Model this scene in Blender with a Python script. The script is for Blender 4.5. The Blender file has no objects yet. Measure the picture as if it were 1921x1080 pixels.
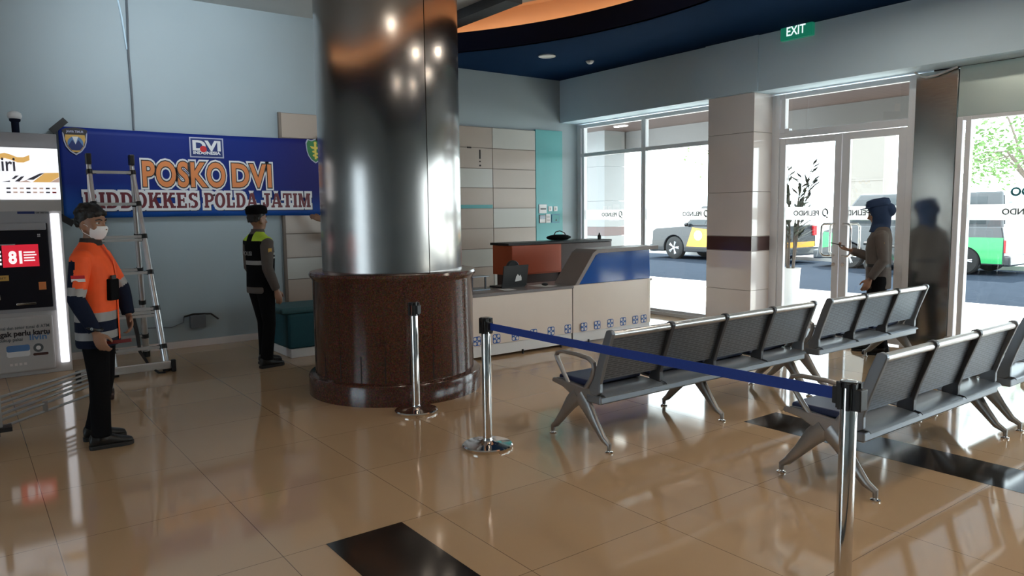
import bpy, bmesh, math, random
from mathutils import Vector, Matrix, Euler
random.seed(7)
PI = math.pi
SC = bpy.context.scene
COL = SC.collection
V = Vector

# ------------------------------------------------------------------ camera
F_PX, YAW, PITCH, ROLL = 1382.66, math.radians(36.844), math.radians(-5.853), math.radians(-0.699)
cam_d = bpy.data.cameras.new('camera')
cam_d.sensor_fit = 'HORIZONTAL'; cam_d.sensor_width = 36.0
cam_d.lens = 36.0 * F_PX / 1921.0
cam_d.clip_start = 0.05; cam_d.clip_end = 400
cam = bpy.data.objects.new('camera', cam_d); COL.objects.link(cam)
fw = V((math.sin(YAW)*math.cos(PITCH), math.cos(YAW)*math.cos(PITCH), math.sin(PITCH)))
rt = V((math.cos(YAW), -math.sin(YAW), 0)); up = rt.cross(fw)
r2 = math.cos(ROLL)*rt + math.sin(ROLL)*up; u2 = -math.sin(ROLL)*rt + math.cos(ROLL)*up
M3 = Matrix((r2, u2, -fw)).transposed()
cam.matrix_world = Matrix.Translation((0, 0, 1.62)) @ M3.to_4x4()
SC.camera = cam

# ------------------------------------------------------------------ world, sun, exposure
SC.view_settings.view_transform = 'Standard'; SC.view_settings.look = 'None'
SC.view_settings.exposure = 1.36; SC.view_settings.gamma = 1.0
SC.view_settings.use_curve_mapping = False
W = bpy.data.worlds.new('world'); SC.world = W; W.use_nodes = True
bg = W.node_tree.nodes['Background']
bg.inputs[0].default_value = (0.84, 0.93, 1.0, 1); bg.inputs[1].default_value = 3.0
sun_d = bpy.data.lights.new('sun', 'SUN'); sun_d.energy = 7.0; sun_d.angle = math.radians(1.0); sun_d.color = (1.0, 0.95, 0.86)
sun = bpy.data.objects.new('sun', sun_d); COL.objects.link(sun)
sun.rotation_euler = V((-0.60, -0.32, -0.74)).to_track_quat('-Z', 'Y').to_euler()

# ------------------------------------------------------------------ materials
MATS = {}
def mat(name, col, rough=0.5, metal=0.0, noise=0.0, scale=8.0, spec=0.5, emit=None, estr=0.0, bump=0.0, aniso=0.0, coat=0.0, stretch=None):
    if name in MATS: return MATS[name]
    m = bpy.data.materials.new(name); m.use_nodes = True
    nt = m.node_tree; p = nt.nodes['Principled BSDF']
    c = (*col, 1)
    p.inputs['Base Color'].default_value = c
    p.inputs['Roughness'].default_value = rough; p.inputs['Metallic'].default_value = metal
    p.inputs['Specular IOR Level'].default_value = spec
    if aniso: p.inputs['Anisotropic'].default_value = aniso
    if coat: p.inputs['Coat Weight'].default_value = coat
    if emit:
        p.inputs['Emission Color'].default_value = (*emit, 1); p.inputs['Emission Strength'].default_value = estr
    if noise or bump:
        tc = nt.nodes.new('ShaderNodeTexCoord'); n = nt.nodes.new('ShaderNodeTexNoise')
        n.inputs['Scale'].default_value = scale; n.inputs['Detail'].default_value = 4
        src = tc.outputs['Object']
        if stretch:
            mp = nt.nodes.new('ShaderNodeMapping'); mp.inputs['Scale'].default_value = stretch
            nt.links.new(src, mp.inputs[0]); src = mp.outputs[0]
        nt.links.new(src, n.inputs['Vector'])
        if noise:
            mx = nt.nodes.new('ShaderNodeMix'); mx.data_type = 'RGBA'
            mx.inputs[6].default_value = (*[x*(1-noise) for x in col], 1)
            mx.inputs[7].default_value = (*[min(1, x*(1+noise)) for x in col], 1)
            nt.links.new(n.outputs['Fac'], mx.inputs[0]); nt.links.new(mx.outputs[2], p.inputs['Base Color'])
        if bump:
            b = nt.nodes.new('ShaderNodeBump'); b.inputs['Strength'].default_value = bump; b.inputs['Distance'].default_value = 0.01
            nt.links.new(n.outputs['Fac'], b.inputs['Height']); nt.links.new(b.outputs[0], p.inputs['Normal'])
    MATS[name] = m
    return m

def glass_mat(name, tint=(1, 1, 1), refl=0.08, rough=0.0):
    if name in MATS: return MATS[name]
    m = bpy.data.materials.new(name); m.use_nodes = True; nt = m.node_tree; nt.nodes.clear()
    o = nt.nodes.new('ShaderNodeOutputMaterial'); mx = nt.nodes.new('ShaderNodeMixShader')
    t = nt.nodes.new('ShaderNodeBsdfTransparent'); g = nt.nodes.new('ShaderNodeBsdfGlossy')
    lw0 = nt.nodes.new('ShaderNodeLayerWeight'); lw0.inputs[0].default_value = 0.5
    pw = nt.nodes.new('ShaderNodeMath'); pw.operation = 'POWER'; pw.inputs[1].default_value = 4.0; nt.links.new(lw0.outputs['Facing'], pw.inputs[0])
    lw = nt.nodes.new('ShaderNodeMath'); lw.operation = 'MULTIPLY_ADD'; lw.inputs[1].default_value = 0.5; lw.inputs[2].default_value = refl*0.5
    nt.links.new(pw.outputs[0], lw.inputs[0])
    t.inputs[0].default_value = (*tint, 1); g.inputs['Roughness'].default_value = rough
    nt.links.new(lw.outputs[0], mx.inputs[0]); nt.links.new(t.outputs[0], mx.inputs[1]); nt.links.new(g.outputs[0], mx.inputs[2])
    nt.links.new(mx.outputs[0], o.inputs[0]); MATS[name] = m
    return m

def frost_mat(name, col, alpha):
    if name in MATS: return MATS[name]
    m = bpy.data.materials.new(name); m.use_nodes = True; nt = m.node_tree; nt.nodes.clear()
    o = nt.nodes.new('ShaderNodeOutputMaterial'); mx = nt.nodes.new('ShaderNodeMixShader'); mx.inputs[0].default_value = alpha
    t = nt.nodes.new('ShaderNodeBsdfTransparent')
    m2 = nt.nodes.new('ShaderNodeMixShader'); m2.inputs[0].default_value = 0.75
    d = nt.nodes.new('ShaderNodeBsdfDiffuse'); tl = nt.nodes.new('ShaderNodeBsdfTranslucent')
    d.inputs[0].default_value = (*col, 1); tl.inputs[0].default_value = (*col, 1)
    nt.links.new(d.outputs[0], m2.inputs[1]); nt.links.new(tl.outputs[0], m2.inputs[2])
    nt.links.new(t.outputs[0], mx.inputs[1]); nt.links.new(m2.outputs[0], mx.inputs[2]); nt.links.new(mx.outputs[0], o.inputs[0])
    MATS[name] = m
    return m

def floor_mat():
    m = bpy.data.materials.new('polished beige tile'); m.use_nodes = True; nt = m.node_tree; p = nt.nodes['Principled BSDF']
    tc = nt.nodes.new('ShaderNodeTexCoord'); sx = nt.nodes.new('ShaderNodeSeparateXYZ'); nt.links.new(tc.outputs['Object'], sx.inputs[0])
    def math_(op, a, b=None, **k):
        n = nt.nodes.new('ShaderNodeMath'); n.operation = op
        for i, v in enumerate((a, b)):
            if v is None: continue
            if isinstance(v, (int, float)): n.inputs[i].default_value = v
            else: nt.links.new(v, n.inputs[i])
        return n.outputs[0]
    T = 0.8445
    ids = []; lines = []
    for ax, off in ((0, 0.29), (1, 2.515)):
        q = math_('DIVIDE', math_('SUBTRACT', sx.outputs[ax], off), T)
        fl = math_('FLOOR', q); ids.append(fl)
        d = math_('ABSOLUTE', math_('SUBTRACT', math_('FRACT', math_('ADD', q, 0.5)), 0.5))
        lines.append(math_('LESS_THAN', d, 0.0022))
    line = math_('MAXIMUM', lines[0], lines[1])
    cb = nt.nodes.new('ShaderNodeCombineXYZ'); nt.links.new(ids[0], cb.inputs[0]); nt.links.new(ids[1], cb.inputs[1])
    wn = nt.nodes.new('ShaderNodeTexWhiteNoise'); nt.links.new(cb.outputs[0], wn.inputs['Vector'])
    no = nt.nodes.new('ShaderNodeTexNoise'); no.inputs['Scale'].default_value = 1.3; no.inputs['Detail'].default_value = 5
    nt.links.new(tc.outputs['Object'], no.inputs['Vector'])
    f = math_('ADD', math_('MULTIPLY', wn.outputs['Value'], 0.45), math_('MULTIPLY', no.outputs['Fac'], 0.6))
    mx = nt.nodes.new('ShaderNodeMix'); mx.data_type = 'RGBA'
    mx.inputs[6].default_value = (0.47, 0.315, 0.185, 1); mx.inputs[7].default_value = (0.54, 0.37, 0.22, 1)
    nt.links.new(f, mx.inputs[0])
    m2 = nt.nodes.new('ShaderNodeMix'); m2.data_type = 'RGBA'; m2.inputs[7].default_value = (0.17, 0.11, 0.07, 1)
    nt.links.new(line, m2.inputs[0]); nt.links.new(mx.outputs[2], m2.inputs[6])
    nt.links.new(m2.outputs[2], p.inputs['Base Color'])
    p.inputs['Roughness'].default_value = 0.07; p.inputs['Specular IOR Level'].default_value = 0.5
    return m

def steel_mat(name, col, rough, aniso=0.0, zscale=1.0, horiz=True, streak=0.06):
    m = mat(name, col, rough, 1.0)
    nt = m.node_tree; p = nt.nodes['Principled BSDF']
    tc = nt.nodes.new('ShaderNodeTexCoord'); mp = nt.nodes.new('ShaderNodeMapping')
    mp.inputs['Scale'].default_value = (3, 3, 160*zscale) if horiz else (160, 160, 3)
    n = nt.nodes.new('ShaderNodeTexNoise'); n.inputs['Scale'].default_value = 2.0; n.inputs['Detail'].default_value = 3
    nt.links.new(tc.outputs['Object'], mp.inputs[0]); nt.links.new(mp.outputs[0], n.inputs['Vector'])
    mr = nt.nodes.new('ShaderNodeMapRange'); mr.inputs['To Min'].default_value = max(0.02, rough-streak); mr.inputs['To Max'].default_value = rough+streak
    nt.links.new(n.outputs['Fac'], mr.inputs[0]); nt.links.new(mr.outputs[0], p.inputs['Roughness'])
    if aniso:
        p.inputs['Anisotropic'].default_value = aniso
        tg = nt.nodes.new('ShaderNodeTangent'); tg.direction_type = 'RADIAL'; tg.axis = 'Z'
        nt.links.new(tg.outputs[0], p.inputs['Tangent']); p.inputs['Anisotropic Rotation'].default_value = 0.0
    return m

def granite_mat():
    m = mat('red brown granite', (0.075, 0.032, 0.024), 0.16)
    nt = m.node_tree; p = nt.nodes['Principled BSDF']
    tc = nt.nodes.new('ShaderNodeTexCoord'); n = nt.nodes.new('ShaderNodeTexNoise')
    n.inputs['Scale'].default_value = 75; n.inputs['Detail'].default_value = 6; n.inputs['Roughness'].default_value = 0.75
    vo = nt.nodes.new('ShaderNodeTexVoronoi'); vo.inputs['Scale'].default_value = 110
    nt.links.new(tc.outputs['Object'], n.inputs['Vector']); nt.links.new(tc.outputs['Object'], vo.inputs['Vector'])
    cr = nt.nodes.new('ShaderNodeValToRGB'); e = cr.color_ramp.elements
    e[0].position = 0.36; e[0].color = (0.05, 0.022, 0.016, 1); e[1].position = 0.66; e[1].color = (0.20, 0.085, 0.058, 1)
    nt.links.new(n.outputs['Fac'], cr.inputs[0])
    mx = nt.nodes.new('ShaderNodeMix'); mx.data_type = 'RGBA'; mx.blend_type = 'MULTIPLY'; mx.inputs[0].default_value = 0.6
    nt.links.new(cr.outputs[0], mx.inputs[6]); nt.links.new(vo.outputs['Color'], mx.inputs[7])
    nt.links.new(mx.outputs[2], p.inputs['Base Color'])
    return m

def banner_mat():
    m = mat('printed blue vinyl', (0.02, 0.06, 0.35), 0.55, spec=0.25)
    nt = m.node_tree; p = nt.nodes['Principled BSDF']
    tc = nt.nodes.new('ShaderNodeTexCoord'); sx = nt.nodes.new('ShaderNodeSeparateXYZ')
    nt.links.new(tc.outputs['Object'], sx.inputs[0])
    n = nt.nodes.new('ShaderNodeTexNoise'); n.inputs['Scale'].default_value = 1.1; n.inputs['Detail'].default_value = 2
    nt.links.new(tc.outputs['Object'], n.inputs['Vector'])
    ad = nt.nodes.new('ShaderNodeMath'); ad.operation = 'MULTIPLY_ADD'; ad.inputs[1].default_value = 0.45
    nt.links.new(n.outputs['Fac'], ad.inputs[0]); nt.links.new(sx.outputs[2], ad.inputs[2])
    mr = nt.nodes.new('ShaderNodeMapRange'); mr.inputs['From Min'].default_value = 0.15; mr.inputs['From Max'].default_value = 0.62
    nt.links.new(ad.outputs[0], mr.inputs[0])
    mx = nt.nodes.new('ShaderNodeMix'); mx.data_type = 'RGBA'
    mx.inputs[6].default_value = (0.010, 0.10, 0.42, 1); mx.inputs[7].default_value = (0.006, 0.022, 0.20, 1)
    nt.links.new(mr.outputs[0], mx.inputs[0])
    # purple sheen printed near the right end
    w = nt.nodes.new('ShaderNodeMapRange'); w.inputs['From Min'].default_value = 2.0; w.inputs['From Max'].default_value = 2.75
    w.inputs['To Max'].default_value = 0.65
    nt.links.new(sx.outputs[0], w.inputs[0])
    m2 = nt.nodes.new('ShaderNodeMath'); m2.operation = 'MULTIPLY'
    nt.links.new(w.outputs[0], m2.inputs[0]); nt.links.new(mr.outputs[0], m2.inputs[1])
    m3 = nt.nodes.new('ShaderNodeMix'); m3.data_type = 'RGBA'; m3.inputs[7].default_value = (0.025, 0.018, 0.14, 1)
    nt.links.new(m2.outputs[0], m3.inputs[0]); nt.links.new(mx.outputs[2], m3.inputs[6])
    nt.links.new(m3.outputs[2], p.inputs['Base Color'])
    return m

def slot_mat():
    """powder coated perforated steel: fine horizontal slots"""
    m = mat('slotted grey steel', (0.27, 0.28, 0.29), 0.36, 0.55)
    nt = m.node_tree; p = nt.nodes['Principled BSDF']
    tc = nt.nodes.new('ShaderNodeTexCoord'); sx = nt.nodes.new('ShaderNodeSeparateXYZ'); nt.links.new(tc.outputs['Object'], sx.inputs[0])
    def mth(op, a, b):
        n = nt.nodes.new('ShaderNodeMath'); n.operation = op
        for i, v in enumerate((a, b)):
            if isinstance(v, (int, float)): n.inputs[i].default_value = v
            else: nt.links.new(v, n.inputs[i])
        return n.outputs[0]
    fz = mth('FRACT', mth('MULTIPLY', sx.outputs[2], 62.0), 0)
    row = mth('FLOOR', mth('MULTIPLY', sx.outputs[2], 62.0), 0)
    fx = mth('FRACT', mth('ADD', mth('MULTIPLY', sx.outputs[0], 9.0), mth('MULTIPLY', row, 0.5)), 0)
    hole = mth('MULTIPLY', mth('LESS_THAN', mth('ABSOLUTE', mth('SUBTRACT', fz, 0.5), 0), 0.22), mth('LESS_THAN', mth('ABSOLUTE', mth('SUBTRACT', fx, 0.5), 0), 0.40))
    mx = nt.nodes.new('ShaderNodeMix'); mx.data_type = 'RGBA'
    mx.inputs[6].default_value = (0.165, 0.195, 0.235, 1); mx.inputs[7].default_value = (0.10, 0.12, 0.148, 1)
    nt.links.new(hole, mx.inputs[0]); nt.links.new(mx.outputs[2], p.inputs['Base Color'])
    return m

def plank_mat(name, a, b, axis, freq):
    m = mat(name, a, 0.45)
    nt = m.node_tree; p = nt.nodes['Principled BSDF']
    tc = nt.nodes.new('ShaderNodeTexCoord'); sx = nt.nodes.new('ShaderNodeSeparateXYZ'); nt.links.new(tc.outputs['Object'], sx.inputs[0])
    n1 = nt.nodes.new('ShaderNodeMath'); n1.operation = 'MULTIPLY'; n1.inputs[1].default_value = freq; nt.links.new(sx.outputs[axis], n1.inputs[0])
    n2 = nt.nodes.new('ShaderNodeMath'); n2.operation = 'FRACT'; nt.links.new(n1.outputs[0], n2.inputs[0])
    n3 = nt.nodes.new('ShaderNodeMath'); n3.operation = 'LESS_THAN'; n3.inputs[1].default_value = 0.12; nt.links.new(n2.outputs[0], n3.inputs[0])
    mx = nt.nodes.new('ShaderNodeMix'); mx.data_type = 'RGBA'; mx.inputs[6].default_value = (*a, 1); mx.inputs[7].default_value = (*b, 1)
    nt.links.new(n3.outputs[0], mx.inputs[0]); nt.links.new(mx.outputs[2], p.inputs['Base Color'])
    return m

M = {}
M['floor'] = floor_mat()
M['black_tile'] = mat('black polished tile', (0.018, 0.015, 0.013), 0.10, noise=0.5, scale=9)
M['wall'] = mat('pale blue grey paint', (0.36, 0.43, 0.465), 0.55, noise=0.04, scale=2)
M['bulk'] = mat('grey blue paint', (0.64, 0.82, 0.95), 0.55, noise=0.04, scale=2)
M['ceil'] = mat('light grey ceiling paint', (0.55, 0.56, 0.56), 0.7, noise=0.03, scale=2)
M['blue_ceil'] = mat('navy ceiling paint', (0.007, 0.026, 0.072), 0.9, spec=0.04, noise=0.08, scale=3)
M['navy_rim'] = mat('dark navy rim paint', (0.006, 0.010, 0.030), 0.7, spec=0.1, noise=0.06, scale=3)
M['orange_ceil'] = mat('orange cove paint', (0.84, 0.58, 0.40), 0.6, noise=0.05, scale=2)
M['cove_led'] = mat('warm cove strip', (1, 0.6, 0.3), 0.5, emit=(1.0, 0.60, 0.32), estr=2.8)
M['tan'] = mat('tan cladding', (0.46, 0.38, 0.32), 0.30, noise=0.04, scale=3)
M['pale'] = mat('pale grey cladding', (0.52, 0.51, 0.47), 0.28, noise=0.04, scale=3)
M['joint'] = mat('cladding joint', (0.22, 0.18, 0.15), 0.7)
M['teal'] = mat('turquoise cladding', (0.08, 0.36, 0.37), 0.35, noise=0.05, scale=3)
M['pillar'] = mat('beige grey tile', (0.80, 0.735, 0.71), 0.09, spec=0.8, noise=0.04, scale=3)
M['pillar_band'] = mat('brown tile band', (0.085, 0.045, 0.042), 0.15, noise=0.06, scale=5)
M['frame'] = mat('anodised aluminium frame', (0.78, 0.79, 0.82), 0.38, 0.1, noise=0.03, scale=6)
M['glass'] = glass_mat('clear glass', (0.95, 0.98, 0.97))
M['frost'] = frost_mat('frosted film', (0.96, 0.96, 0.95), 0.82)
M['ink'] = mat('grey lettering', (0.10, 0.11, 0.12), 0.6)
M['ink_teal'] = mat('teal lettering', (0.03, 0.22, 0.27), 0.6)
M['steel_col'] = steel_mat('brushed steel cladding', (0.38, 0.355, 0.335), 0.19, aniso=0.93, streak=0.04)
M['steel_panel'] = steel_mat('brushed steel panel', (0.50, 0.51, 0.50), 0.17)
M['steel_green'] = steel_mat('greenish steel header', (0.62, 0.72, 0.68), 0.34)
M['chrome'] = mat('polished chrome', (0.72, 0.69, 0.66), 0.09, 1.0, noise=0.03, scale=20)
M['alu'] = mat('ladder aluminium', (0.66, 0.66, 0.67), 0.30, 0.85, noise=0.08, scale=14)
M['seat_metal'] = mat('grey coated steel', (0.22, 0.245, 0.275), 0.34, 0.55, noise=0.05, scale=12)
M['seat_dark'] = mat('dark grey seat edge', (0.06, 0.065, 0.075), 0.42, 0.3, noise=0.05, scale=12)
M['seat_slot'] = slot_mat()
M['rail'] = mat('bright seat rail', (0.55, 0.54, 0.53), 0.28, 0.85, noise=0.04, scale=15)
M['cast'] = mat('cast aluminium leg', (0.34, 0.33, 0.32), 0.36, 0.7, noise=0.08, scale=18)
M['navy_pad'] = mat('navy vinyl', (0.012, 0.022, 0.075), 0.42, noise=0.1, scale=20)
M['granite'] = granite_mat()
M['groove'] = mat('dark groove', (0.02, 0.012, 0.010), 0.6)
M['black'] = mat('black plastic', (0.012, 0.012, 0.013), 0.42, noise=0.1, scale=20)
M['rubber'] = mat('black rubber', (0.015, 0.015, 0.015), 0.75, noise=0.1, scale=20)
M['belt'] = mat('blue webbing', (0.012, 0.055, 0.36), 0.6, noise=0.12, scale=60)
M['white'] = mat('white laminate', (0.84, 0.74, 0.66), 0.30, noise=0.03, scale=4)
M['plinth'] = mat('white plinth board', (0.78, 0.79, 0.80), 0.28, noise=0.03, scale=4)
M['grey_top'] = mat('grey laminate worktop', (0.17, 0.15, 0.15), 0.32, noise=0.06, scale=7)
M['grey_edge'] = mat('brown grey edging', (0.24, 0.20, 0.19), 0.40, noise=0.06, scale=7)
M['blue_panel'] = mat('glossy blue panel', (0.015, 0.10, 0.42), 0.10, noise=0.04, scale=4)
M['blue_orn'] = mat('blue motif', (0.02, 0.11, 0.42), 0.35)
M['white_orn'] = mat('white motif', (0.78, 0.76, 0.73), 0.35)
M['orange_lam'] = mat('orange laminate', (0.45, 0.075, 0.020), 0.38, noise=0.05, scale=5)
M['dark_lam'] = mat('dark brown laminate', (0.055, 0.030, 0.027), 0.35, noise=0.06, scale=5)
M['paper'] = mat('white paper', (0.80, 0.80, 0.80), 0.7)
M['teal_fabric'] = mat('dark teal upholstery', (0.006, 0.075, 0.10), 0.7, noise=0.15, scale=30)
M['teal_pad'] = mat('grey teal cushion', (0.035, 0.11, 0.125), 0.7, noise=0.15, scale=30)
M['skin'] = mat('brown skin', (0.30, 0.155, 0.095), 0.5, noise=0.06, scale=20)
M['hair'] = mat('black hair', (0.010, 0.009, 0.009), 0.55, noise=0.3, scale=60, bump=0.3)
M['lip'] = mat('lips', (0.26, 0.09, 0.07), 0.5)
M['eye_w'] = mat('eye white', (0.65, 0.62, 0.58), 0.3)
M['iris'] = mat('dark iris', (0.012, 0.008, 0.006), 0.2)
M['hi_orange'] = mat('bright orange cloth', (0.90, 0.10, 0.015), 0.75, noise=0.10, scale=16, bump=0.15)
M['navy_cloth'] = mat('navy cloth', (0.010, 0.014, 0.030), 0.9, spec=0.12, noise=0.12, scale=16, bump=0.15)
M['dark_collar'] = mat('dark brown collar cloth', (0.028, 0.018, 0.016), 0.8, noise=0.1, scale=16)
M['reflect'] = mat('grey reflective tape', (0.30, 0.29, 0.28), 0.5, noise=0.06, scale=30)
M['black_cloth'] = mat('black cloth', (0.005, 0.005, 0.006), 0.9, spec=0.12, noise=0.12, scale=16, bump=0.15)
M['khaki_cloth'] = mat('brown grey uniform cloth', (0.105, 0.085, 0.075), 0.85, noise=0.10, scale=18, bump=0.15)
M['hi_yellow'] = mat('fluorescent yellow cloth', (0.50, 0.72, 0.05), 0.75, noise=0.08, scale=16)
M['mask'] = mat('white face mask', (0.80, 0.79, 0.79), 0.8, noise=0.04, scale=40, bump=0.1)
M['hijab'] = mat('dark blue headscarf', (0.010, 0.030, 0.085), 0.8, noise=0.12, scale=14, bump=0.15)
M['red'] = mat('red print', (0.62, 0.02, 0.03), 0.5)
M['deep_red'] = mat('dark red cover', (0.16, 0.015, 0.015), 0.5)
M['leather'] = mat('black leather', (0.010, 0.010, 0.010), 0.45, noise=0.15, scale=30, bump=0.1)

# ------------------------------------------------------------------ mesh helpers
class MB:
    def __init__(s): s.v = []; s.f = []; s.mi = []; s.cur = 0
    def use(s, i): s.cur = i; return s
    def add(s, vs, fs):
        b = len(s.v); s.v += [V(v) for v in vs]
        for f in fs: s.f.append(tuple(b+i for i in f)); s.mi.append(s.cur)
        return s
    def box(s, lo, hi, rot=None, piv=None):
        (a, b, c), (d, e, g) = lo, hi
        vs = [V(p) for p in ((a,b,c),(d,b,c),(d,e,c),(a,e,c),(a,b,g),(d,b,g),(d,e,g),(a,e,g))]
        if rot is not None:
            R = Euler(rot).to_matrix(); p = V(piv) if piv is not None else (V(lo)+V(hi))/2
            vs = [R @ (v-p) + p for v in vs]
        return s.add(vs, [(0,3,2,1),(4,5,6,7),(0,1,5,4),(1,2,6,5),(2,3,7,6),(3,0,4,7)])
    def rings(s, rs, caps=True, closed=False):
        n = len(rs[0]); vs = [p for r in rs for p in r]; fs = []
        m = len(rs)
        for i in range(m if closed else m-1):
            j = (i+1) % m
            for k in range(n):
                k2 = (k+1) % n
                fs.append((i*n+k, i*n+k2, j*n+k2, j*n+k))
        if caps and not closed:
            fs.append(tuple(reversed(range(n)))); fs.append(tuple((m-1)*n+k for k in range(n)))
        return s.add(vs, fs)
    def tube(s, pts, r, n=10, closed=False):
        """round bar along pts; r a number or one per point (or (ra, rb))"""
        pts = [V(p) for p in pts]; m = len(pts); rs = []
        if not isinstance(r, (list, tuple)): r = [r]*m
        ref = None
        for i, p in enumerate(pts):
            if closed: t = pts[(i+1) % m]-pts[i-1]
            else: t = pts[min(i+1, m-1)]-pts[max(i-1, 0)]
            t.normalize()
            if ref is None:
                ref = V((0, 0, 1)) if abs(t.z) < 0.9 else V((0, 1, 0))
            a = t.cross(ref)
            if a.length < 1e-4: a = t.cross(V((1, 0.3, 0)))
            a.normalize(); b = a.cross(t).normalized(); ref = b
            ra, rb = r[i] if isinstance(r[i], (list, tuple)) else (r[i], r[i])
            rs.append([p + a*ra*math.cos(2*PI*k/n) + b*rb*math.sin(2*PI*k/n) for k in range(n)])
        return s.rings(rs, closed=closed)
    def cyl(s, p0, p1, r0, r1=None, n=20): return s.tube([p0, p1], [r0, r0 if r1 is None else r1], n)
    def lathe(s, prof, c=(0, 0, 0), n=40, axis='Z', caps=True):
        rs = []
        for r, h in prof:
            ring = []
            for k in range(n):
                a = 2*PI*k/n; x, y = r*math.cos(a), r*math.sin(a)
                p = {'Z': (x, y, h), 'X': (h, x, y), 'Y': (y, h, x)}[axis]
                ring.append(V(c)+V(p))
            rs.append(ring)
        return s.rings(rs, caps)
    def prism(s, poly, d0, d1, axis='Y', c=(0, 0, 0)):
        """polygon in the plane across axis, extruded d0..d1. axis Y: (x,z); X: (y,z); Z: (x,y)"""
        n = len(poly); vs = []
        for d in (d0, d1):
            for a, b in poly:
                p = {'Y': (a, d, b), 'X': (d, a, b), 'Z': (a, b, d)}[axis]
                vs.append(V(p)+V(c))
        fs = [tuple(range(n)), tuple(reversed(range(n, 2*n)))]
        for i in range(n):
            j = (i+1) % n; fs.append((i, i+n, j+n, j))
        return s.add(vs, fs)
    def ell(s, c, r, n=16, m=10, rot=None):
        rs = []
        R = Euler(rot).to_matrix() if rot else Matrix.Identity(3)
        for i in range(1, m):
            t = PI*i/m
            rs.append([V(c) + R @ V((r[0]*math.sin(t)*math.cos(2*PI*k/n), r[1]*math.sin(t)*math.sin(2*PI*k/n), -r[2]*math.cos(t))) for k in range(n)])
        return s.rings(rs)
    def strip(s, prof, x0, x1, th, axis='X'):
        """thin sheet following prof [(y,z)] with thickness th, from x0 to x1"""
        n = len(prof); up_, dn = [], []
        for i, p in enumerate(prof):
            a = V((*prof[max(i-1, 0)],)); b = V((*prof[min(i+1, n-1)],)); t = (b-a).normalized(); nn = V((-t.y, t.x))
            up_.append(V(p)+nn*th/2); dn.append(V(p)-nn*th/2)
        poly = [tuple(p) for p in up_] + [tuple(p) for p in reversed(dn)]
        vs, fs = [], []
        N = len(poly)
        for x in (x0, x1): vs += [V((x, a, b)) for a, b in poly]
        for i in range(n-1):
            j = N-1-i
            fs.append((i, i+1, j-1, j)); fs.append((N+i, N+j, N+j-1, N+i+1))
        for i in range(N):
            j = (i+1) % N; fs.append((i, i+N, j+N, j))
        return s.add(vs, fs)
    def build(s, name, mats, parent=None, smooth=False, bevel=0.0, seg=2, loc=None):
        me = bpy.data.meshes.new(name); me.from_pydata([tuple(v) for v in s.v], [], s.f)
        if not isinstance(mats, (list, tuple)): mats = [mats]
        for m in mats: me.materials.append(M[m] if isinstance(m, str) else m)
        for p, i in zip(me.polygons, s.mi): p.material_index = i
        bm = bmesh.new(); bm.from_mesh(me); bmesh.ops.recalc_face_normals(bm, faces=bm.faces[:])
        if bevel:
            es = [e for e in bm.edges if len(e.link_faces) == 2 and e.calc_face_angle(0) > 0.6]
            bmesh.ops.bevel(bm, geom=es, offset=bevel, segments=seg, affect='EDGES', profile=0.5, clamp_overlap=True)
        bm.to_mesh(me); bm.free()
        if smooth:
            for p in me.polygons: p.use_smooth = True
            try: me.set_sharp_from_angle(angle=math.radians(38))
            except Exception: pass
        o = bpy.data.objects.new(name, me); COL.objects.link(o)
        if parent: o.parent = parent
        if loc is not None: o.location = loc
        return o

def empty(name, loc=(0, 0, 0), rz=0.0):
    o = bpy.data.objects.new(name, None); COL.objects.link(o); o.empty_display_size = 0.1
    o.location = loc; o.rotation_euler = (0, 0, rz); return o
def tag(o, label, cat, group=None, kind=None):
    o['label'] = label; o['category'] = cat
    if group: o['group'] = group
    if kind: o['kind'] = kind
    return o
def thing(name, label, cat, loc=(0, 0, 0), rz=0.0, group=None):
    return tag(empty(name, loc, rz), label, cat, group)
def struct(o, label=None):
    o['kind'] = 'structure'
    if label: o['label'] = label
    return o
def copy_tree(o, parent=None):
    c = o.copy(); COL.objects.link(c)
    if parent: c.parent = parent
    for ch in [k for k in bpy.data.objects if k.parent == o]: copy_tree(ch, c)
    return c

def text(name, body, m, parent, loc, rot=(PI/2, 0, 0), size=0.1, width=None, bold=0.0, depth=0.001, xs=1.0, shear=0.0, align='LEFT', gap=1.0):
    cu = bpy.data.curves.new(name, 'FONT'); cu.body = body; cu.size = size; cu.offset = bold; cu.extrude = depth; cu.space_character = gap
    cu.shear = shear; cu.align_x = align; cu.resolution_u = 4
    t = bpy.data.objects.new('tmp', cu); COL.objects.link(t)
    dg = bpy.context.evaluated_depsgraph_get(); dg.update()
    me = bpy.data.meshes.new_from_object(t.evaluated_get(dg)); bpy.data.objects.remove(t); bpy.data.curves.remove(cu)
    me.name = name; me.materials.clear(); me.materials.append(M[m] if isinstance(m, str) else m)
    if width:
        xsn = [v.co.x for v in me.vertices]; w = max(xsn)-min(xsn); x0 = min(xsn)
        k = width/w
        for v in me.vertices: v.co.x = (v.co.x-x0)*k
    elif xs != 1.0:
        for v in me.vertices: v.co.x *= xs
    o = bpy.data.objects.new(name, me); COL.objects.link(o); o.parent = parent; o.location = loc; o.rotation_euler = rot
    return o

def arc(cx, cy, r, a0, a1, n, ry=None):
    ry = r if ry is None else ry
    return [(cx+r*math.cos(a0+(a1-a0)*i/n), cy+ry*math.sin(a0+(a1-a0)*i/n)) for i in range(n+1)]
def rrect(x0, z0, x1, z1, r, n=4):
    return arc(x1-r, z1-r, r, 0, PI/2, n)+arc(x0+r, z1-r, r, PI/2, PI, n)+arc(x0+r, z0+r, r, PI, 1.5*PI, n)+arc(x1-r, z0+r, r, 1.5*PI, 2*PI, n)

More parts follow.
